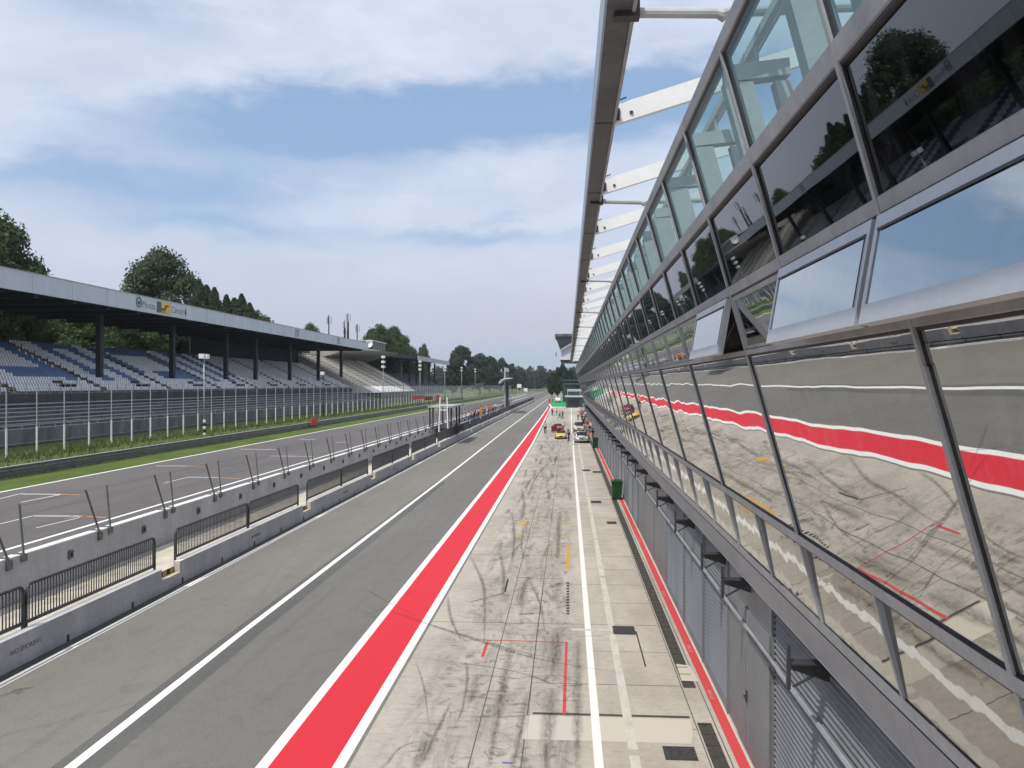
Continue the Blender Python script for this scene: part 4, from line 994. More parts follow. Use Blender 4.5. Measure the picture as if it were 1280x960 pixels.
# black and white ball marker
p = pX(255.5, 528, -46.5); o = empty('marker_post', (p.x, p.y, .4), 'black and white marker post at the foot of the thin light mast', 'marker')
for i in range(5): MB().lathe([(.0, i*.42), (.16, i*.42), (.2, i*.42+.2), (.16, i*.42+.41), (0, i*.42+.41)], n=10).build('band', M['white2'] if i % 2 == 0 else M['hazardk'], o)
# timing stand on the pit wall
p0 = at(557, 530, dX(557, -15.0)); o = empty('timing_stand', (-15.0, p0.y-5, .62), 'open timing stand with flat roof and white ladder frame on the pit wall', 'stand')
MB().box(-1.4, 1.5, 0, 11, 3.65, 3.85).build('roof', M['postgrey'], o)
for x in (-1.2, 1.0):
    for y in (.4, 2.8, 7.6, 10.4): MB().box(x-.09, x+.09, y-.09, y+.09, 0, 3.65).build('post', M['darkmetal'], o)
MB().box(-1.0, .8, 4, 10.4, .85, 1.0).build('desk', M['darkmetal'], o); MB().box(.95, 1.02, 5.5, 10.4, .1, 1.4).build('side_panel', M['container'], o)
m = MB()
for x, xt in ((-.05, .15), (1.1, .95)): m.bar((x, -.4, -.1), (xt, -.4, 4.9), .12)
for z in (.9, 3.4): m.bar((0, -.4, z), (1.05, -.4, z), .1)
lf = m.build('ladder_frame', M['white2'], o); MB().box(.0, 1.05, -.5, -.44, .0, .85).build('notice', M['white2'], lf)
# signal tower further along
p0 = at(633, 490, dX(633, -14.8)); o = empty('signal_tower', (-14.8, p0.y, .6), 'dark start signal tower under a curved white canopy on the pit wall', 'tower')
MB().box(-.2, .45, 0, 1.6, 0, 7.3).build('column', M['column'], o); m = MB()
pts = [(-1.6, 6.6), (-1.1, 7.3), (-.2, 7.75), (1.2, 7.8), (1.2, 7.98), (-.3, 7.93), (-1.25, 7.45), (-1.75, 6.7)]; m.prism(pts, -2, 6); m.build('canopy', M['white2'], o)
MB().box(-2.0, .9, 6, 12, 2.2, 2.5).build('platform', M['postgrey'], o); MB().box(-1.0, .2, 9, 9.6, 0, 4.4).build('cabin', M['greytent'], o)
p0 = at(631, 460, dX(631, -15.5)); o = empty('board_gantry', (-15.5, p0.y, .6), 'white topped display board on a tall pole above the signal tower', 'sign')
MB().box(-.15, .15, -.15, .15, 0, 10.6).build('pole', M['postgrey'], o); MB().box(-.1, .2, 0, 11.5, 9.6, 10.5).build('top_board', M['white2'], o); MB().box(-.1, .15, 1.5, 10.5, 5.2, 9.5).build('screen', M['tealroof'], o)
for u, v, w, lab in ((657, 486, 5, 'white square board on the pit wall near its far end'), (649, 481, 3, 'small pale canopy roof on the pit wall past the signal tower')):
    pp = at(u, v, dX(u, -14.6)); o = empty('pit_wall_board', (-14.6, pp.y, .6), lab, 'board'); MB().box(-.6, .6, 0, w*.4, pp.z-1.5, pp.z-.4).build('panel', M['white2'], o)
    for x in (-.45, .45): MB().box(x-.06, x+.06, .2, .32, 0, pp.z-1.45).build('leg', M['postgrey'], o)
for k in range(6):
    y = 222+17*k; o = empty('wall_shelter', (-15.0, y, .62), 'small grey shelter on the pit wall towards its far end', 'shelter', 'shelters along the far pit wall')
    MB().box(-1, .6, 0, 5, 2.6, 2.75).build('roof', M['greytent'], o)
    for x in (-.9, .5):
        for yy in (.2, 4.8): MB().box(x-.05, x+.05, yy-.05, yy+.05, 0, 2.6).build('post', M['postgrey'], o)
# aerial masts behind the stand
for u, v, hh, X, lab, w in ((411, 394, 9, -92, 'dark aerial mast topped with three prongs', 1), (431, 400, 12, -92, 'lattice aerial mast left of the tallest one' if 0 else 'shorter lattice aerial mast beside the tallest one', 2), (435, 391, 14, -92, 'tallest lattice aerial mast behind the grandstand', 2), (446.5, 405, 8, -92, 'thin aerial mast nearest the bushy trees', 1)):
    p = pX(u, v, X); o = empty('aerial_mast', (X, p.y, 1.5), lab, 'aerial mast', 'aerial masts behind the grandstand'); top = p.z-1.5; m = MB()
    if w == 2:
        for sx in (-.5, .5):
            for sy in (-.5, .5): m.bar((sx, sy, 0), (sx*.5, sy*.5, top*.9), .14)
        z = 2.0; s = 1
        while z < top*.88: m.bar((-.45*s, -.45, z), (.45*s, -.45, z+1.4), .1); m.bar((-.45, -.45*s, z), (-.45, .45*s, z+1.4), .1); z += 1.4; s = -s
    m.bar((0, 0, 0), (0, 0, top), .38 if w == 1 else .22); m.build('mast', M['darkmetal'], o)
    m = MB()
    for a in range(3): m.bar((.9*math.cos(a*2.1), .9*math.sin(a*2.1), top-3.4), (.9*math.cos(a*2.1), .9*math.sin(a*2.1), top-.6), .3); m.bar((0, 0, top-3), (.9*math.cos(a*2.1), .9*math.sin(a*2.1), top-3), .12)
    m.build('antenna', M['postgrey'], o)

# ------------------------------------------------------------------ beyond the pit building
o = empty('race_control_tower', (0, 198, 0), 'dark glass control tower leaning out above the far pit lane', 'tower')
MB().box(-3.1, 9, 0, 18, 18.3, 18.9).build('roof', M['standdark'], o)
MB().prism([(-2.95, 18.28), (9, 18.28), (9, 15.6), (1.0, 16.8), (-1.8, 15.1)], .4, 17.6).build('slanted_glazing', M['glassd'], o)
m = MB(); m.bar((-1.95, .2, 14.95), (1.1, .2, 16.75), .35, .3); m.build('balcony_edge', M['greytent'], o)
MB().prism([(-1.9, 12.8), (9, 12.8), (9, 15.5), (1.0, 16.6), (-1.75, 15.0)], .8, 17).build('lower_storey', M['fascia'], o)
MB().box(-1.7, 9, 1, 17, 12.3, 12.78).build('soffit', M['column'], o)
MB().box(4.2, 8, 3, 15, 0, 12.28).build('shaft', M['standdark'], o); MB().box(-2.9, -2.7, 1, 1.2, 13.6, 14.6).build('camera_arm', M['darkmetal'], o)
o = empty('service_shed', (0, 262, 0), 'dark teal service shed behind the green runoff', 'shed')
MB().box(-.6, 4.5, 0, 14, .2, 3.0).build('wall', M['container'], o); MB().box(-1.0, 4.8, -.4, 14.4, 3.02, 3.35).build('roof', M['greytent'], o); MB().box(-.1, 3.6, -.02, .0, .4, 2.3).build('shutter', M['inside'], o)
o = empty('service_canopy', (0, 285, 0), 'pale grey flat canopy above the dark teal shed', 'canopy')
MB().box(-.3, 4.6, 0, 16, 4.6, 5.3).build('roof', M['greytent'], o)
for x in (-.1, 4.3):
    for y in (.3, 15.7): MB().box(x-.1, x+.1, y-.1, y+.1, 0, 4.6).build('post', M['postgrey'], o)
for i, (y, x0, z, lab) in enumerate(((310, -1.4, 7.4, 'flat dark teal roof stepping up behind the pale canopy'), (335, -2.5, 8.9, 'higher flat dark teal roof under the control tower'))):
    o = empty('paddock_building', (0, y, 0), lab, 'building')
    MB().box(x0+.4, 8, .5, 17, 0, z-.5).build('wall', M['container'], o); MB().box(x0, 8.4, 0, 17.5, z-.49, z).build('roof', M['tealroof'], o)
    for k in range(4): MB().box(x0+.7+k*1.7, x0+1.9+k*1.7, .46, .5, z-2.4, z-1.0).build('window', M['glassd'], o)
MB().box(-.8, 3.3, 250.5, 250.9, 0, .5)
o = MB().box(-.6, 3.2, 253, 253.35, 0, .55).build('low_barrier', M['column']); tag(o, 'low black barrier closing the end of the garage apron', 'barrier')

# ------------------------------------------------------------------ vehicles
def loft(st, n=20):
    "st: (y, half width, z0, z1, squareness)"
    m = MB(); rings = []
    for y, w, z0, z1, e in st:
        zc, hz = (z0+z1)/2, (z1-z0)/2; ring = []
        for k in range(n):
            a = 2*PI*k/n; c, s_ = math.cos(a), math.sin(a)
            ring.append((w*math.copysign(abs(c)**e, c), y, zc+hz*math.copysign(abs(s_)**e, s_)))
        rings.append(ring)
    v = [p for r in rings for p in r]; f = []
    for i in range(len(st)-1):
        for k in range(n): f.append((i*n+k, i*n+(k+1) % n, (i+1)*n+(k+1) % n, (i+1)*n+k))
    f += [tuple(range(n)), tuple((len(st)-1)*n+k for k in range(n))[::-1]]
    return m.add(v, f)
def wheel(o, x, y, r, w=.2):
    t = MB().lathe([(r*.62, -w/2), (r*.95, -w/2), (r, -w*.3), (r, w*.3), (r*.95, w/2), (r*.62, w/2)], (0, 0, 0), 'X', 20); c = t.build('wheel', M['tyre'], o, True, (x, y, r))
    MB().lathe([(0, -w*.4), (r*.6, -w*.45), (r*.63, 0), (r*.6, w*.45), (0, w*.4)], (0, 0, 0), 'X', 14).build('rim', M['chrome'], c)
def roadster(loc, rz, paint_, label, W=1.45, L=3.7):
    o = empty('race_car', loc, label, 'car', None, rz); w = W/2
    loft([(-L/2, w*.35, .22, .45, .8), (-L/2+.12, w*.75, .15, .55, .75), (-L/2+.5, w*.98, .13, .66, .6), (-L*.2, w, .13, .70, .55), (-.1, w*.97, .14, .72, .5), (.4, w*.97, .14, .74, .5), (L*.27, w, .15, .78, .55), (L/2-.4, w*.97, .2, .76, .6), (L/2-.1, w*.8, .28, .66, .7), (L/2, w*.6, .35, .6, .8)]).build('body', paint_, o, True)
    m = MB()
    for s in (-1, 1): m.ell((s*w*.72, -L*.32, .55), w*.24, .5, .2); m.ell((s*w*.74, L*.3, .6), w*.25, .55, .24)
    m.build('wing', paint_, o, True)
    MB().add([(-.5, -.35, .7), (.5, -.35, .7), (.46, -.12, 1.0), (-.46, -.12, 1.0), (-.62, .1, .72), (-.55, .12, .95), (.62, .1, .72), (.55, .12, .95)], [(0, 1, 2, 3), (0, 3, 5, 4), (1, 6, 7, 2)]).build('windscreen', M['glassd'], o)
    MB().ell((0, .25, .7), .5, .5, .1).build('cockpit', M['inside'], o, True)
    MB().ell((0, .85, .78), .22, .45, .2).build('head_fairing', paint_, o, True)
    for s in (-1, 1): MB().ell((s*w*.62, -L/2+.3, .5), .11, .1, .11).build('headlight', M['white2'], o, True)
    MB().ell((0, -L/2+.02, .33), w*.42, .08, .1).build('grille', M['inside'], o, True)
    for x in (-w*.86, w*.86):
        wheel(o, x, -L*.3, .29); wheel(o, x, L*.3, .31)
    return o
def coupe(loc, rz, paint_, label, W=1.72, L=4.2, hood=None, top=1.3):
    o = empty('coupe_car', loc, label, 'car', None, rz); w = W/2
    loft([(-L/2, w*.5, .3, .52, .7), (-L/2+.12, w*.86, .22, .66, .6), (-L/2+.5, w*.97, .18, .76, .5), (-L*.15, w, .18, .86, .45), (.2, w, .18, .9, .42), (L*.3, w, .2, .92, .45), (L/2-.3, w*.95, .25, .88, .5), (L/2-.05, w*.8, .35, .78, .6), (L/2, w*.6, .4, .7, .7)]).build('body', paint_, o, True)
    c = loft([(-L*.16, w*.74, .8, .86, .5), (-L*.02, w*.72, .8, top-.08, .5), (.25, w*.66, .8, top, .5), (.75, w*.66, .8, top-.02, .5), (L*.32, w*.68, .8, top-.22, .5), (L*.43, w*.62, .8, .9, .5)]).build('cabin', M['glassd'], o, True)
    loft([(-.02, w*.62, top-.1, top-.02, .4), (.25, w*.64, top-.1, top+.012, .4), (.8, w*.64, top-.12, top-.005, .4), (L*.3, w*.6, top-.25, top-.18, .4)]).build('roof', paint_, o, True)
    if hood: MB().ell((0, -L*.3, .76), w*.55, .62, .1).build('bonnet', hood, o, True)
    for s in (-1, 1): MB().ell((s*w*.72, -L/2+.2, .6), .13, .1, .13).build('headlight', M['white2'], o, True)
    MB().box(-w*.9, w*.9, -L/2-.06, -L/2+.06, .34, .46).build('bumper', M['chrome'], o)
    MB().ell((0, -L/2+.04, .5), w*.45, .06, .09).build('grille', M['inside'], o, True)
    for s in (-1, 1): MB().box(s*w*.97-.1, s*w*.97+.1, -.55, -.4, .92, 1.04).build('door_mirror', paint_, o)
    for x in (-w*.88, w*.88):
        wheel(o, x, -L*.31, .31); wheel(o, x, L*.3, .31)
    return o
g = gnd(701, 549); roadster((g.x, g.y+1.8, .012), 0, M['caryellow'], 'small yellow open race car parked on the apron', 1.45)
g = gnd(698, 539); roadster((g.x-.1, g.y+2.2, .012), .12, M['carred'], 'low red open race car behind the yellow one', 1.6, 3.9)
g = gnd(726.5, 554); coupe((g.x+.05, g.y+2.0, .012), 0, M['carsilver'], 'silver coupe with white bonnet parked by the garages', 1.74, 4.2, M['carwhite'])
g = gnd(723.5, 541); coupe((g.x, g.y+4.2, .012), .03, M['carcream'], 'cream saloon car parked behind the silver coupe', 1.66, 4.1, None, 1.42)
# tool trolley beside the yellow car
g = gnd(692.7, 540.5); o = empty('tool_trolley', (g.x, g.y, 0), 'dark red tool trolley standing left of the yellow car' if 0 else 'dark red tool trolley beside the red race car', 'trolley')
MB().box(-.4, .4, -.3, .3, .14, .95).build('cabinet', M['c_maroon'], o)
for i in range(4): MB().box(-.36, .36, -.325, -.302, .2+i*.18, .34+i*.18).build('drawer', M['c_maroon'], o)
for x in (-.33, .33):
    for y in (-.22, .22): MB().lathe([(0, -.02), (.07, -.02), (.07, .02), (0, .02)], (x, y, .07), 'X', 10).build('caster', M['tyre'], o)
MB().bar((-.42, -.2, .9), (-.42, .2, .9), .03).build('handle', M['chrome'], o)
def van(loc, rz, label):
    o = empty('white_van', loc, label, 'van', None, rz)
    MB().prism([(0, 0)]*0+[(-2.3, .35), (-2.35, .95), (-1.5, 1.15), (-.9, 2.0), (2.3, 2.05), (2.35, .35)], -.95, .95).build('body', M['carwhite'], o).rotation_euler = (0, 0, PI/2)
    b = MB(); b.add([(-.85, -1.46, 1.2), (.85, -1.46, 1.2), (.8, -.95, 1.93), (-.8, -.95, 1.93)], [(0, 1, 2, 3)]); b.build('windscreen', M['glassd'], o)
    for s in (-.7, .7): MB().box(s-.15, s+.15, -2.39, -2.34, .7, .88).build('headlight', M['white2'], o)
    MB().box(-.9, .9, -2.42, -2.35, .36, .55).build('bumper', M['darkmetal'], o)
    for x in (-.85, .85): wheel(o, x, -1.5, .33); wheel(o, x, 1.4, .33)
g = gnd(697, 503); van((g.x, g.y, .012), .1, 'white van parked on the green runoff')
g = gnd(701, 497); van((g.x+2.5, g.y+30, .012), -.2, 'white van parked furthest off past the green runoff')
# wheeled bins by the garages
def bin_(u, v, label):
    g = gnd(u, v); o = empty('wheelie_bin', (min(g.x, 3.0), g.y, 0), label, 'bin', 'green bins by the garage wall')
    v8 = [(-.26, -.3, .08), (.26, -.3, .08), (.26, .3, .08), (-.26, .3, .08), (-.33, -.4, 1.05), (.33, -.4, 1.05), (.33, .4, 1.05), (-.33, .4, 1.05)]
    MB().add(v8, [(3, 2, 1, 0), (4, 5, 6, 7), (0, 1, 5, 4), (1, 2, 6, 5), (2, 3, 7, 6), (3, 0, 4, 7)]).build('body', M['binG'], o)
    m = MB(); m.prism([(-.36, 1.06), (.36, 1.06), (.34, 1.12), (.2, 1.17), (-.2, 1.17), (-.34, 1.12)], -.43, .43); l = m.build('lid', M['binG'], o)
    MB().bar((-.25, .47, 1.05), (.25, .47, 1.05), .04).build('handle', M['darkmetal'], o)
    for x in (-.27, .27): MB().lathe([(0, -.03), (.1, -.03), (.1, .03), (0, .03)], (x, .32, .1), 'X', 12).build('wheel', M['tyre'], o)
bin_(771, 624, 'dark green wheeled bin alone against the garage doors'); bin_(744.5, 560, 'dark green wheeled bin beside the silver coupe')


# ------------------------------------------------------------------ people
def skin(name, verts, edges, rad, mat, sub=1):
    me = bpy.data.meshes.new(name); me.from_pydata(verts, edges, [])
    ob = bpy.data.objects.new(name, me); col.objects.link(ob)
    ob.modifiers.new('s', 'SKIN'); sk = me.skin_vertices[0].data
    for i, r in enumerate(rad): sk[i].radius = r if isinstance(r, tuple) else (r, r); sk[i].use_root = (i == 0)
    sm = ob.modifiers.new('u', 'SUBSURF'); sm.levels = sub; sm.render_levels = sub
    dg = bpy.context.evaluated_depsgraph_get(); out = bpy.data.meshes.new_from_object(ob.evaluated_get(dg)); bpy.data.objects.remove(ob)
    out.materials.clear(); out.materials.append(mat); out.polygons.foreach_set('use_smooth', [True]*len(out.polygons)); out.name = name; return out
def figure(pose):
    J = dict(pel=(0, 0, .95), sp=(0, 0, 1.13), ch=(0, 0, 1.36), nk=(0, 0, 1.49), hb=(0, -.015, 1.57), ht=(0, -.01, 1.69))
    for s, n in ((-1, 'l'), (1, 'r')):
        J['hip'+n] = (s*.1, 0, .9); J['kn'+n] = (s*.11, -.015, .5); J['an'+n] = (s*.115, .02, .09); J['to'+n] = (s*.13, -.16, .035)
        J['sh'+n] = (s*.18, 0, 1.42); J['el'+n] = (s*.25, .02, 1.13); J['wr'+n] = (s*.26, -.06, .89); J['pa'+n] = (s*.262, -.075, .82)
    if pose == 'walk':
        J['knl'] = (-.1, -.2, .52); J['anl'] = (-.1, -.3, .1); J['tol'] = (-.11, -.47, .07); J['knr'] = (.1, .05, .5); J['anr'] = (.1, .36, .16); J['tor'] = (.11, .26, .03)
        J['ell'] = (-.24, .13, 1.15); J['wrl'] = (-.25, .18, .9); J['pal'] = (-.25, .19, .83); J['elr'] = (.24, -.08, 1.14); J['wrr'] = (.23, -.25, .95); J['par'] = (.22, -.3, .89)
    if pose == 'lean':
        for n in ('l', 'r'):
            s = -1 if n == 'l' else 1; J['el'+n] = (s*.24, -.1, 1.15); J['wr'+n] = (s*.17, -.33, 1.1); J['pa'+n] = (s*.15, -.4, 1.09)
        J['ch'] = (0, -.06, 1.35); J['nk'] = (0, -.1, 1.47); J['hb'] = (0, -.13, 1.55); J['ht'] = (0, -.14, 1.67); J['shl'] = (-.18, -.06, 1.41); J['shr'] = (.18, -.06, 1.41)
    if pose == 'fold':
        J['ell'] = (-.25, -.02, 1.14); J['wrl'] = (.02, -.2, 1.18); J['pal'] = (.08, -.2, 1.2); J['elr'] = (.25, -.02, 1.15); J['wrr'] = (-.02, -.22, 1.12); J['par'] = (-.09, -.22, 1.13)
    rad = dict(pel=(.15, .11), sp=(.13, .1), ch=(.15, .105), nk=.055, hb=(.07, .085), ht=(.072, .085))
    for n in 'lr': rad.update({'hip'+n: .095, 'kn'+n: .06, 'an'+n: .042, 'to'+n: .036, 'sh'+n: .062, 'el'+n: .045, 'wr'+n: .03, 'pa'+n: (.036, .018)})
    E = [('pel', 'sp'), ('sp', 'ch'), ('ch', 'nk'), ('nk', 'hb'), ('hb', 'ht')]
    for n in 'lr': E += [('pel', 'hip'+n), ('hip'+n, 'kn'+n), ('kn'+n, 'an'+n), ('an'+n, 'to'+n), ('ch', 'sh'+n), ('sh'+n, 'el'+n), ('el'+n, 'wr'+n), ('wr'+n, 'pa'+n)]
    def sub(keys, edges, grow, extra=None, name='body', mat=None):
        ks = list(keys); ix = {k: i for i, k in enumerate(ks)}; V = [J[k] for k in ks]
        r = [tuple(q+grow for q in rad[k]) if isinstance(rad[k], tuple) else rad[k]+grow for k in ks]; e = [(ix[a], ix[b]) for a, b in edges if a in ix and b in ix]
        if extra:
            for base, vv, rr in extra: V.append(vv); r.append(rr); e.append((ix[base], len(V)-1))
        return skin(name, V, e, r, mat)
    ex = [('hb', (0, J['hb'][1]-.115, J['hb'][2]+.03), .012)]
    for n, s in (('l', -1), ('r', 1)):
        p = Vector(J['pa'+n]); d = (p-Vector(J['wr'+n])).normalized(); sd = d.cross(Vector((0, 1, 0))); sd = sd.normalized() if sd.length > .1 else Vector((1, 0, 0)); sd = Vector((0, -1, 0)) if abs(d.z) > .6 else sd
        for k, (o_, ln) in enumerate(((-.03, .075), (-.01, .085), (.01, .08), (.03, .062))): ex.append(('pa'+n, tuple(p+sd*o_+d*ln+Vector((-s*.012, 0, 0))), .0085))
        ex.append(('wr'+n, tuple(Vector(J['wr'+n])+sd*-.05+d*.06), .01))
    keys = ['pel']+[k for k in J if k != 'pel']
    body = sub(keys, E, 0, ex, 'body', M['c_skin'])
    shirt = sub(['sp', 'pel', 'ch', 'shl', 'shr', 'ell', 'elr'], E, .016, None, 'shirt', M['c_grey'])
    trou = sub(['pel', 'hipl', 'hipr', 'knl', 'knr', 'anl', 'anr'], E, .015, None, 'trousers', M['c_jeans'])
    shoe = MB()
    for n in 'lr':
        a, t = Vector(J['an'+n]), Vector(J['to'+n]); c = (a+t)/2; shoe.ell((c.x, c.y, min(a.z, t.z)+.025), .052, .14, .05)
    shoe = shoe.mesh('shoes', M['c_black'], True)
    h = Vector(J['ht']); hair = MB().ell((h.x, h.y+.018, h.z-.012), .088, .1, .085).mesh('hair', M['c_hair'], True)
    eye = MB()
    for s in (-1, 1): eye.ell((s*.032, J['hb'][1]-.088, J['hb'][2]+.045), .012, .008, .008, 6, 4)
    eye = eye.mesh('eyes', M['c_black'], True)
    return [('body', body), ('shirt', shirt), ('trousers', trou), ('shoes', shoe), ('hair', hair), ('eyes', eye)]
poses = {p: figure(p) for p in ('stand', 'walk', 'lean', 'fold')}
def person(loc, rz, pose, shirt, trou, label, group=None, hair='hair', s=1.0):
    o = empty('person', loc, label, 'person', group, rz); o.scale = (s, s, s)
    for nm, me in poses[pose]:
        c = link(nm, me, None if nm == 'body' else None); c.parent = o
        mat = {'shirt': shirt, 'trousers': trou, 'hair': hair}.get(nm)
        if mat: c.material_slots[0].link = 'OBJECT'; c.material_slots[0].material = M['c_'+mat]
    return o
GP = 'people around the cars and garages'
for u, v, rz, pose, sh, tr, lab, hr in [
    (681.5, 542, 2.8, 'stand', 'cyan', 'black', 'person in pale blue shirt and dark trousers beside the red stripe', 'hair'),
    (690.5, 520, .4, 'stand', 'black', 'black', 'person all in black near the green runoff', 'hair'),
    (695.8, 519.5, 1.2, 'fold', 'yellow', 'grey', 'person in yellow top standing behind the red race car', 'hair'),
    (699.5, 524, 2.0, 'walk', 'grey', 'jeans', 'person in grey top walking behind the red race car', 'hair'),
    (703.2, 523.5, -.6, 'fold', 'black', 'jeans', 'person in dark top and jeans behind the red race car', 'hair'),
    (704, 541, 1.4, 'lean', 'white', 'khaki', 'person in white top bending over the yellow car', 'white'),
    (711, 551, -1.2, 'lean', 'navy', 'navy', 'person in navy overalls beside the yellow car', 'white'),
    (716.5, 556, .2, 'stand', 'white', 'white', 'person in white clothes between the yellow car and the silver coupe', 'yellow'),
    (722.5, 525, 2.2, 'stand', 'white', 'grey', 'person in white top and grey trousers behind the cream saloon', 'hair'),
    (727.5, 526, .5, 'fold', 'maroon', 'black', 'person in dark red top at the garage fronts', 'hair'),
    (731, 530, -.8, 'stand', 'black', 'jeans', 'person in black top and jeans at the garage fronts', 'hair'),
    (734, 534, 1.9, 'stand', 'grey', 'black', 'person in grey top at the garage fronts', 'hair'),
    (736.5, 539, .0, 'fold', 'red', 'black', 'person in red top beside the silver coupe', 'hair'),
    (739, 541, 2.6, 'stand', 'white', 'jeans', 'person in white top and jeans nearest the garage doors', 'hair'),
    (733, 522, .9, 'walk', 'navy', 'grey', 'person in navy top walking past the garages', 'hair'),
    (725, 521.5, 3.0, 'stand', 'khaki', 'khaki', 'person in khaki clothes furthest along the garages', 'hair'),
    (729, 534, .3, 'stand', 'black', 'black', 'person in black beside the cream saloon', 'hair'),
    (735.5, 545, 2.9, 'fold', 'black', 'grey', 'person in black and grey beside the bonnet of the silver coupe', 'hair'),
    (737, 532, 1.1, 'stand', 'maroon', 'jeans', 'person in dark red and jeans close to the garage doors', 'hair'),
    (741, 548, -1.4, 'lean', 'black', 'black', 'person in black standing just behind the green bin', 'hair'),
    (726.5, 519, 1.6, 'stand', 'red', 'jeans', 'person in red and jeans far along the garages', 'hair'),
    (731.5, 524.5, 2.4, 'fold', 'white', 'black', 'person in white and black with folded arms far along the garages', 'hair'),
    (638, 516, 1.9, 'walk', 'black', 'grey', 'person in black crossing the pit lane by the pit wall', 'hair'),
    (687, 503.5, .3, 'stand', 'maroon', 'black', 'person in dark red at the tip of the green runoff', 'hair'),
    (690.5, 502, 2.3, 'stand', 'white', 'black', 'person in white at the tip of the green runoff', 'hair')]:
    g = gnd(u, v); person((g.x, g.y, .012), rz, pose, sh, tr, lab, GP, hr)
GW2 = 'people on the pit wall walkway'
o = empty('viewing_platform', (-15.1, 112, .622), 'low grey viewing platform along the pit wall under the group of people', 'platform')
MB().box(-.75, .75, 0, 78, .56, .68).build('deck', M['postgrey'], o)
for y in range(1, 78, 6):
    for x in (-.65, .65): MB().box(x-.05, x+.05, y-.05, y+.05, 0, .56).build('leg', M['darkmetal'], o)
for i, (u, sh, tr, pose, lab) in enumerate([(586, 'white', 'jeans', 'stand', 'person in white at the near end of the pit wall group'), (589.5, 'grey', 'black', 'fold', 'person in grey next to the one in white on the pit wall'), (593, 'black', 'black', 'stand', 'person in black among the pit wall group'),
        (596, 'maroon', 'jeans', 'lean', 'person in dark red leaning on the pit wall railing'), (599, 'orange', 'grey', 'lean', 'person in orange leaning on the pit wall railing'), (601.5, 'orange', 'orange', 'stand', 'person in orange overalls on the pit wall'),
        (604.5, 'black', 'jeans', 'fold', 'person in black with folded arms on the pit wall'), (608, 'white', 'white', 'stand', 'person all in white rising above the pit wall group'), (610.5, 'red', 'black', 'stand', 'person in red and black on the pit wall'),
        (613, 'red', 'red', 'fold', 'person in red overalls on the pit wall'), (616, 'maroon', 'black', 'lean', 'person in dark red and black at the far side of the group'), (619, 'white', 'jeans', 'stand', 'person in white and jeans at the far end of the pit wall group'), (591, 'navy', 'jeans', 'lean', 'person in navy leaning on the railing behind the one in grey'), (597.5, 'white', 'black', 'fold', 'person in white and black between the dark red and the orange ones'), (603, 'khaki', 'grey', 'stand', 'person in khaki beside the orange overalls'), (606.5, 'red', 'jeans', 'lean', 'person in red and jeans before the tall white one'), (611.8, 'black', 'grey', 'stand', 'person in black and grey between the two in red')]):
    X = -14.75-.35*(i % 3); d = dX(u, X); p = at(u, 500, d); person((X, p.y, 1.302), R.uniform(-2, 2)+PI/2, pose, sh, tr, lab, GW2, 'hair', 1.12 if i == 7 else 1.0)

# ------------------------------------------------------------------ trees
def crown_mesh(name, mat, rx, rz, zc, nclump, nleaf, leaf, seed, conifer=False):
    r = random.Random(seed); m = MB(); cl = []
    for i in range(nclump):
        if conifer:
            t = r.random()**.7; rad = rx*(1-t)**.85*.95+.1; a = r.uniform(0, 2*PI); q = rad*r.uniform(.35, 1)
            cl.append((q*math.cos(a), q*math.sin(a), zc-rz+2*rz*t, rx*.2*(1.12-t)))
        else:
            while True:
                p = Vector((r.uniform(-1, 1), r.uniform(-1, 1), r.uniform(-1, 1)))
                if .25 < p.length < 1: break
            p = p.normalized()*(p.length**.45)
            taper = 1-.25*max(0, p.z)-.2*max(0, -p.z-.3)
            cl.append((p.x*rx*.82*taper, p.y*rx*.82*taper, zc+p.z*rz*.86, rx*r.uniform(.16, .34)))
    arms = [[r.uniform(.62, 1.05) for _ in range(13)] for _ in range(30)]
    for i in range(nleaf):
        if conifer:      # whorls of drooping boughs on a cone
            t = r.random()**1.25; a = r.uniform(0, 2*PI); k = int(t*29); R0 = rx*(1-t)**.8*arms[k][int(a/2/PI*13) % 13]+.12; q = R0*r.random()**.4
            p = Vector((q*math.cos(a), q*math.sin(a), zc-rz+2*rz*t-q*.28+r.gauss(0, .12))); d = Vector((math.cos(a), math.sin(a), .4))
            nrm = (d+Vector((r.gauss(0, .6), r.gauss(0, .6), r.gauss(0, .6)))).normalized(); tt = nrm.cross(Vector((r.gauss(0, 1), r.gauss(0, 1), r.gauss(0, 1)))).normalized(); b = nrm.cross(tt)
            s = leaf*r.uniform(.5, 1.2); m.add([p-tt*s, p-b*s*.5, p+tt*s, p+b*s*.5], [(0, 1, 2, 3)]); continue
        c = cl[r.randrange(len(cl))]
        d = Vector((r.gauss(0, 1), r.gauss(0, 1), r.gauss(0, .85)+.15)); d.normalize(); q = c[3]*(r.random()**.3)*r.uniform(.85, 1.12)
        p = Vector(c[:3])+d*q
        if conifer: p.z -= q*.35
        nrm = (d+Vector((r.gauss(0, .6), r.gauss(0, .6), r.gauss(0, .6)))).normalized(); t = nrm.cross(Vector((r.gauss(0, 1), r.gauss(0, 1), r.gauss(0, 1)))).normalized(); b = nrm.cross(t)
        s = leaf*r.uniform(.6, 1.4); t *= s; b *= s*.62
        m.add([p-t, p-b*.9+t*.1, p+t, p+b], [(0, 1, 2, 3)])
    return m.mesh(name, mat)
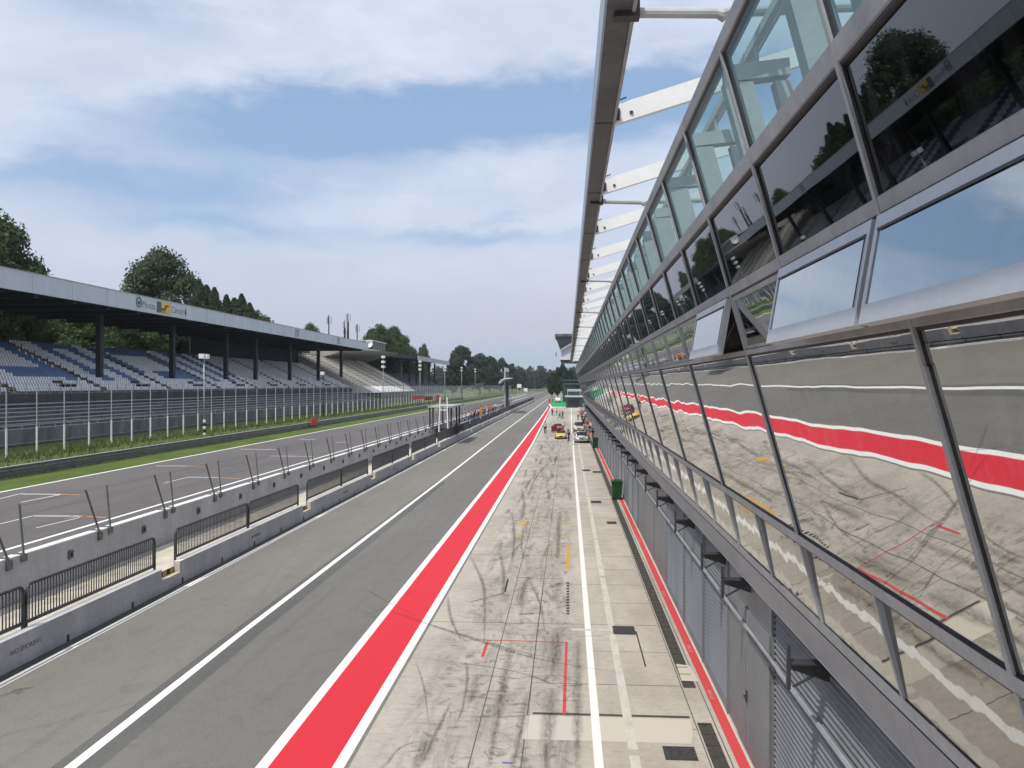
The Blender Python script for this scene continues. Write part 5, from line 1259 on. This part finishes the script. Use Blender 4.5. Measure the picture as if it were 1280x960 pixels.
def trunk_mesh(h, rad, seed):
    r = random.Random(seed); m = MB(); m.tube([(0, 0, 0), (r.uniform(-.2, .2), r.uniform(-.2, .2), h*.4), (r.uniform(-.4, .4), r.uniform(-.4, .4), h)], [rad*1.25, rad*.85, rad*.3], 9)
    for k in range(7):
        a = r.uniform(0, 2*PI); z0 = h*r.uniform(.3, .7); l = h*r.uniform(.15, .27); m.tube([(0, 0, z0), (math.cos(a)*l*.5, math.sin(a)*l*.5, z0+l*.45), (math.cos(a)*l, math.sin(a)*l, z0+l*.8)], [rad*.45, rad*.28, rad*.1], 6)
    return m.mesh('trunk', M['bark'], True)
# unit trees 30 m tall
KIND = {}
for k, (mat, rx, rz, zc, nc, nl, lf, con) in dict(oak=('leafA', 9.5, 12.5, 17.2, 120, 36000, .35, False), oak2=('leafA', 8.5, 12.5, 17.2, 110, 34000, .35, False), poplar=('leafB', 8.4, 13.5, 16.3, 150, 42000, .3, False), conifer=('leafC', 6.5, 14, 16.0, 5, 26000, .34, True),
                                            far=('leafD', 9.5, 13.5, 15.5, 90, 12000, .75, False), far2=('leafD', 8.8, 13.5, 15.5, 80, 11000, .75, False)).items():
    KIND[k] = (crown_mesh('crown', M[mat], rx, rz, zc, nc, nl, lf, hash(k) % 1000 if 0 else len(k)*31+ord(k[0]), con), trunk_mesh(24, .45, len(k)))
def tree(kind, x, y, h, w, label, group='trees behind the grandstands', z=1.2, name='broadleaf_tree'):
    o = empty(name, (x, y, z), label, 'tree', group, R.uniform(0, 6.28))
    s = (h-z)/30; c, t = KIND[kind]; o.scale = (s*w, s*w, s)
    link('crown', c, o); link('trunk', t, o); return o
def tree_uv(kind, u, v, X, w, label, group='trees behind the grandstands', name='broadleaf_tree'):
    p = pX(u, v, X); return tree(kind, X, p.y, p.z, w, label, group, 1.2, name)
tree_uv('oak', -6, 264, -86, .78, 'tall dark oak rising over the roof at the picture edge')
tree_uv('oak2', -60, 250, -86, 1.0, 'broad dark oak at the outer edge beyond the roof')
tree_uv('poplar', 203, 306, -88, .98, 'big rounded grey-green tree standing over the lettered fascia')
tree_uv('conifer', 249, 350, -86, 1.3, 'dark conifer close beside the big rounded tree', name='conifer_tree')
tree_uv('conifer', 268, 360, -90, 1.35, 'conifer second from the big rounded tree', name='conifer_tree')
tree_uv('conifer', 283, 369, -86, 1.35, 'shorter conifer in the dip of the row', name='conifer_tree')
tree_uv('conifer', 302, 368, -92, 1.4, 'pointed conifer where the row rises again', name='conifer_tree')
tree_uv('oak2', 322, 384, -90, .9, 'low rounded tree ending the conifer row')
tree_uv('conifer', 258, 357, -95, 1.6, 'conifer half behind the first two of the row', name='conifer_tree')
tree_uv('conifer', 293, 373, -97, 1.7, 'conifer set back between two taller ones', name='conifer_tree')
tree_uv('conifer', 312, 379, -88, 1.5, 'last small conifer before the low rounded tree', name='conifer_tree')
tree_uv('oak', 388, 404, -92, .7, 'small crown just showing over the roof near the aerial masts')
for u, v, k, lab in ((40, 392, 'oak', 'dark tree seen under the roof at its open near end'), (75, 388, 'oak', 'dull green tree seen under the roof behind the first column'), (105, 390, 'oak2', 'dark tree under the roof close to the first column'), (140, 386, 'oak', 'dark tree under the roof beside the second column'), (165, 388, 'oak2', 'tree under the roof just before the second column'), (190, 390, 'oak', 'tree under the roof behind the second column')):
    tree_uv(k, u, v, -88-R.uniform(0, 6), 1.35, lab)
for i in range(8):
    tree('oak2', -104-R.uniform(0, 8), 70+i*16, 24, 1.5, 'tree filling the gap under the grandstand roof', 'filler trees behind the grandstand')
for u, v, X, w, k, lab in ((462, 417, -78, .8, 'oak', 'light green tree nearest the glass control room'), (474, 403, -82, .95, 'oak2', 'tallest bushy tree above the glass control room'), (492, 408, -84, .9, 'oak', 'bushy tree right behind the glass control room'), (503, 424, -84, .8, 'oak2', 'tree sloping down past the control room'), (513, 432, -86, .75, 'oak', 'lower tree at the end of the bushy clump'), (529, 428, -100, .55, 'oak2', 'single round tree standing apart over the far stand'),
                        (577, 430, -62, .95, 'far', 'large round dark tree past the far grandstand'), (566, 446, -60, .8, 'far2', 'tree shouldering the large round dark one'), (600, 440, -56, .9, 'far', 'tree behind the furthest light mast'), (612, 442, -54, .9, 'far2', 'mid green tree left of the white topped board' if 0 else 'mid green tree before the white topped board'), (626, 446, -52, .9, 'far', 'tree right behind the white topped board'), (640, 452, -48, .9, 'far2', 'tree just past the white topped board'), (650, 458, -46, .9, 'far', 'low tree where the row meets the far wood')):
    tree_uv(k, u, v, X, w, lab, 'trees along the straight')
for u, v, X, w, k, lab in ((697, 456, -4.5, .5, 'far2', 'dark tree under the control tower'), (704, 452, -1.5, .5, 'far', 'dark tree close behind the tower soffit'), (713, 458, 2.5, .5, 'far2', 'dark tree beside the far paddock roofs'), (690, 464, -9, .6, 'far', 'lower dark tree left of the paddock roofs' if 0 else 'lower dark tree nearest the pit exit')):
    d = 430; p = at(u, v, d); tree(k, p.x, p.y, p.z, w, lab, 'trees beyond the pit building', 0)
# far wood closing the straight: one mass
r = random.Random(5); m = MB()
for i in range(170):
    x = -330+i*3.5+r.uniform(-4, 4); y = 900+r.uniform(0, 90)-abs(x+40)*.3; h = r.uniform(19, 28)
    for j in range(420):
        d = Vector((r.gauss(0, 1), r.gauss(0, 1), r.gauss(0, 1))).normalized()*(r.random()**.33); p = Vector((x+d.x*7, y+d.y*7, h*.55+d.z*h*.48))
        t = Vector((r.gauss(0, 1), r.gauss(0, 1), r.gauss(0, 1))).normalized()*1.3; b = t.cross(Vector((r.gauss(0, 1), r.gauss(0, 1), r.gauss(0, 1)))).normalized()*.9
        m.add([p-t, p-b, p+t, p+b], [(0, 1, 2, 3)])
tag(m.build('far_wood', M['leafD']), 'dark wood closing off the far end of the straight', 'wood', kind='stuff')

# ------------------------------------------------------------------ air
hz = MB().box(-900, 900, -200, 2200, -1.1, 60).build('haze', [])
hm = bpy.data.materials.new('haze_air'); hm.use_nodes = True; nt = hm.node_tree; nt.nodes.clear()
vo = N(nt, 'ShaderNodeOutputMaterial'); pv = N(nt, 'ShaderNodeVolumePrincipled'); pv.inputs['Color'].default_value = (.86, .92, 1, 1); pv.inputs['Density'].default_value = .00012; pv.inputs['Anisotropy'].default_value = .3
nt.links.new(pv.outputs[0], vo.inputs['Volume']); hz.data.materials.append(hm); tag(hz, 'thin pale haze in the air over the whole circuit', 'haze', kind='stuff')
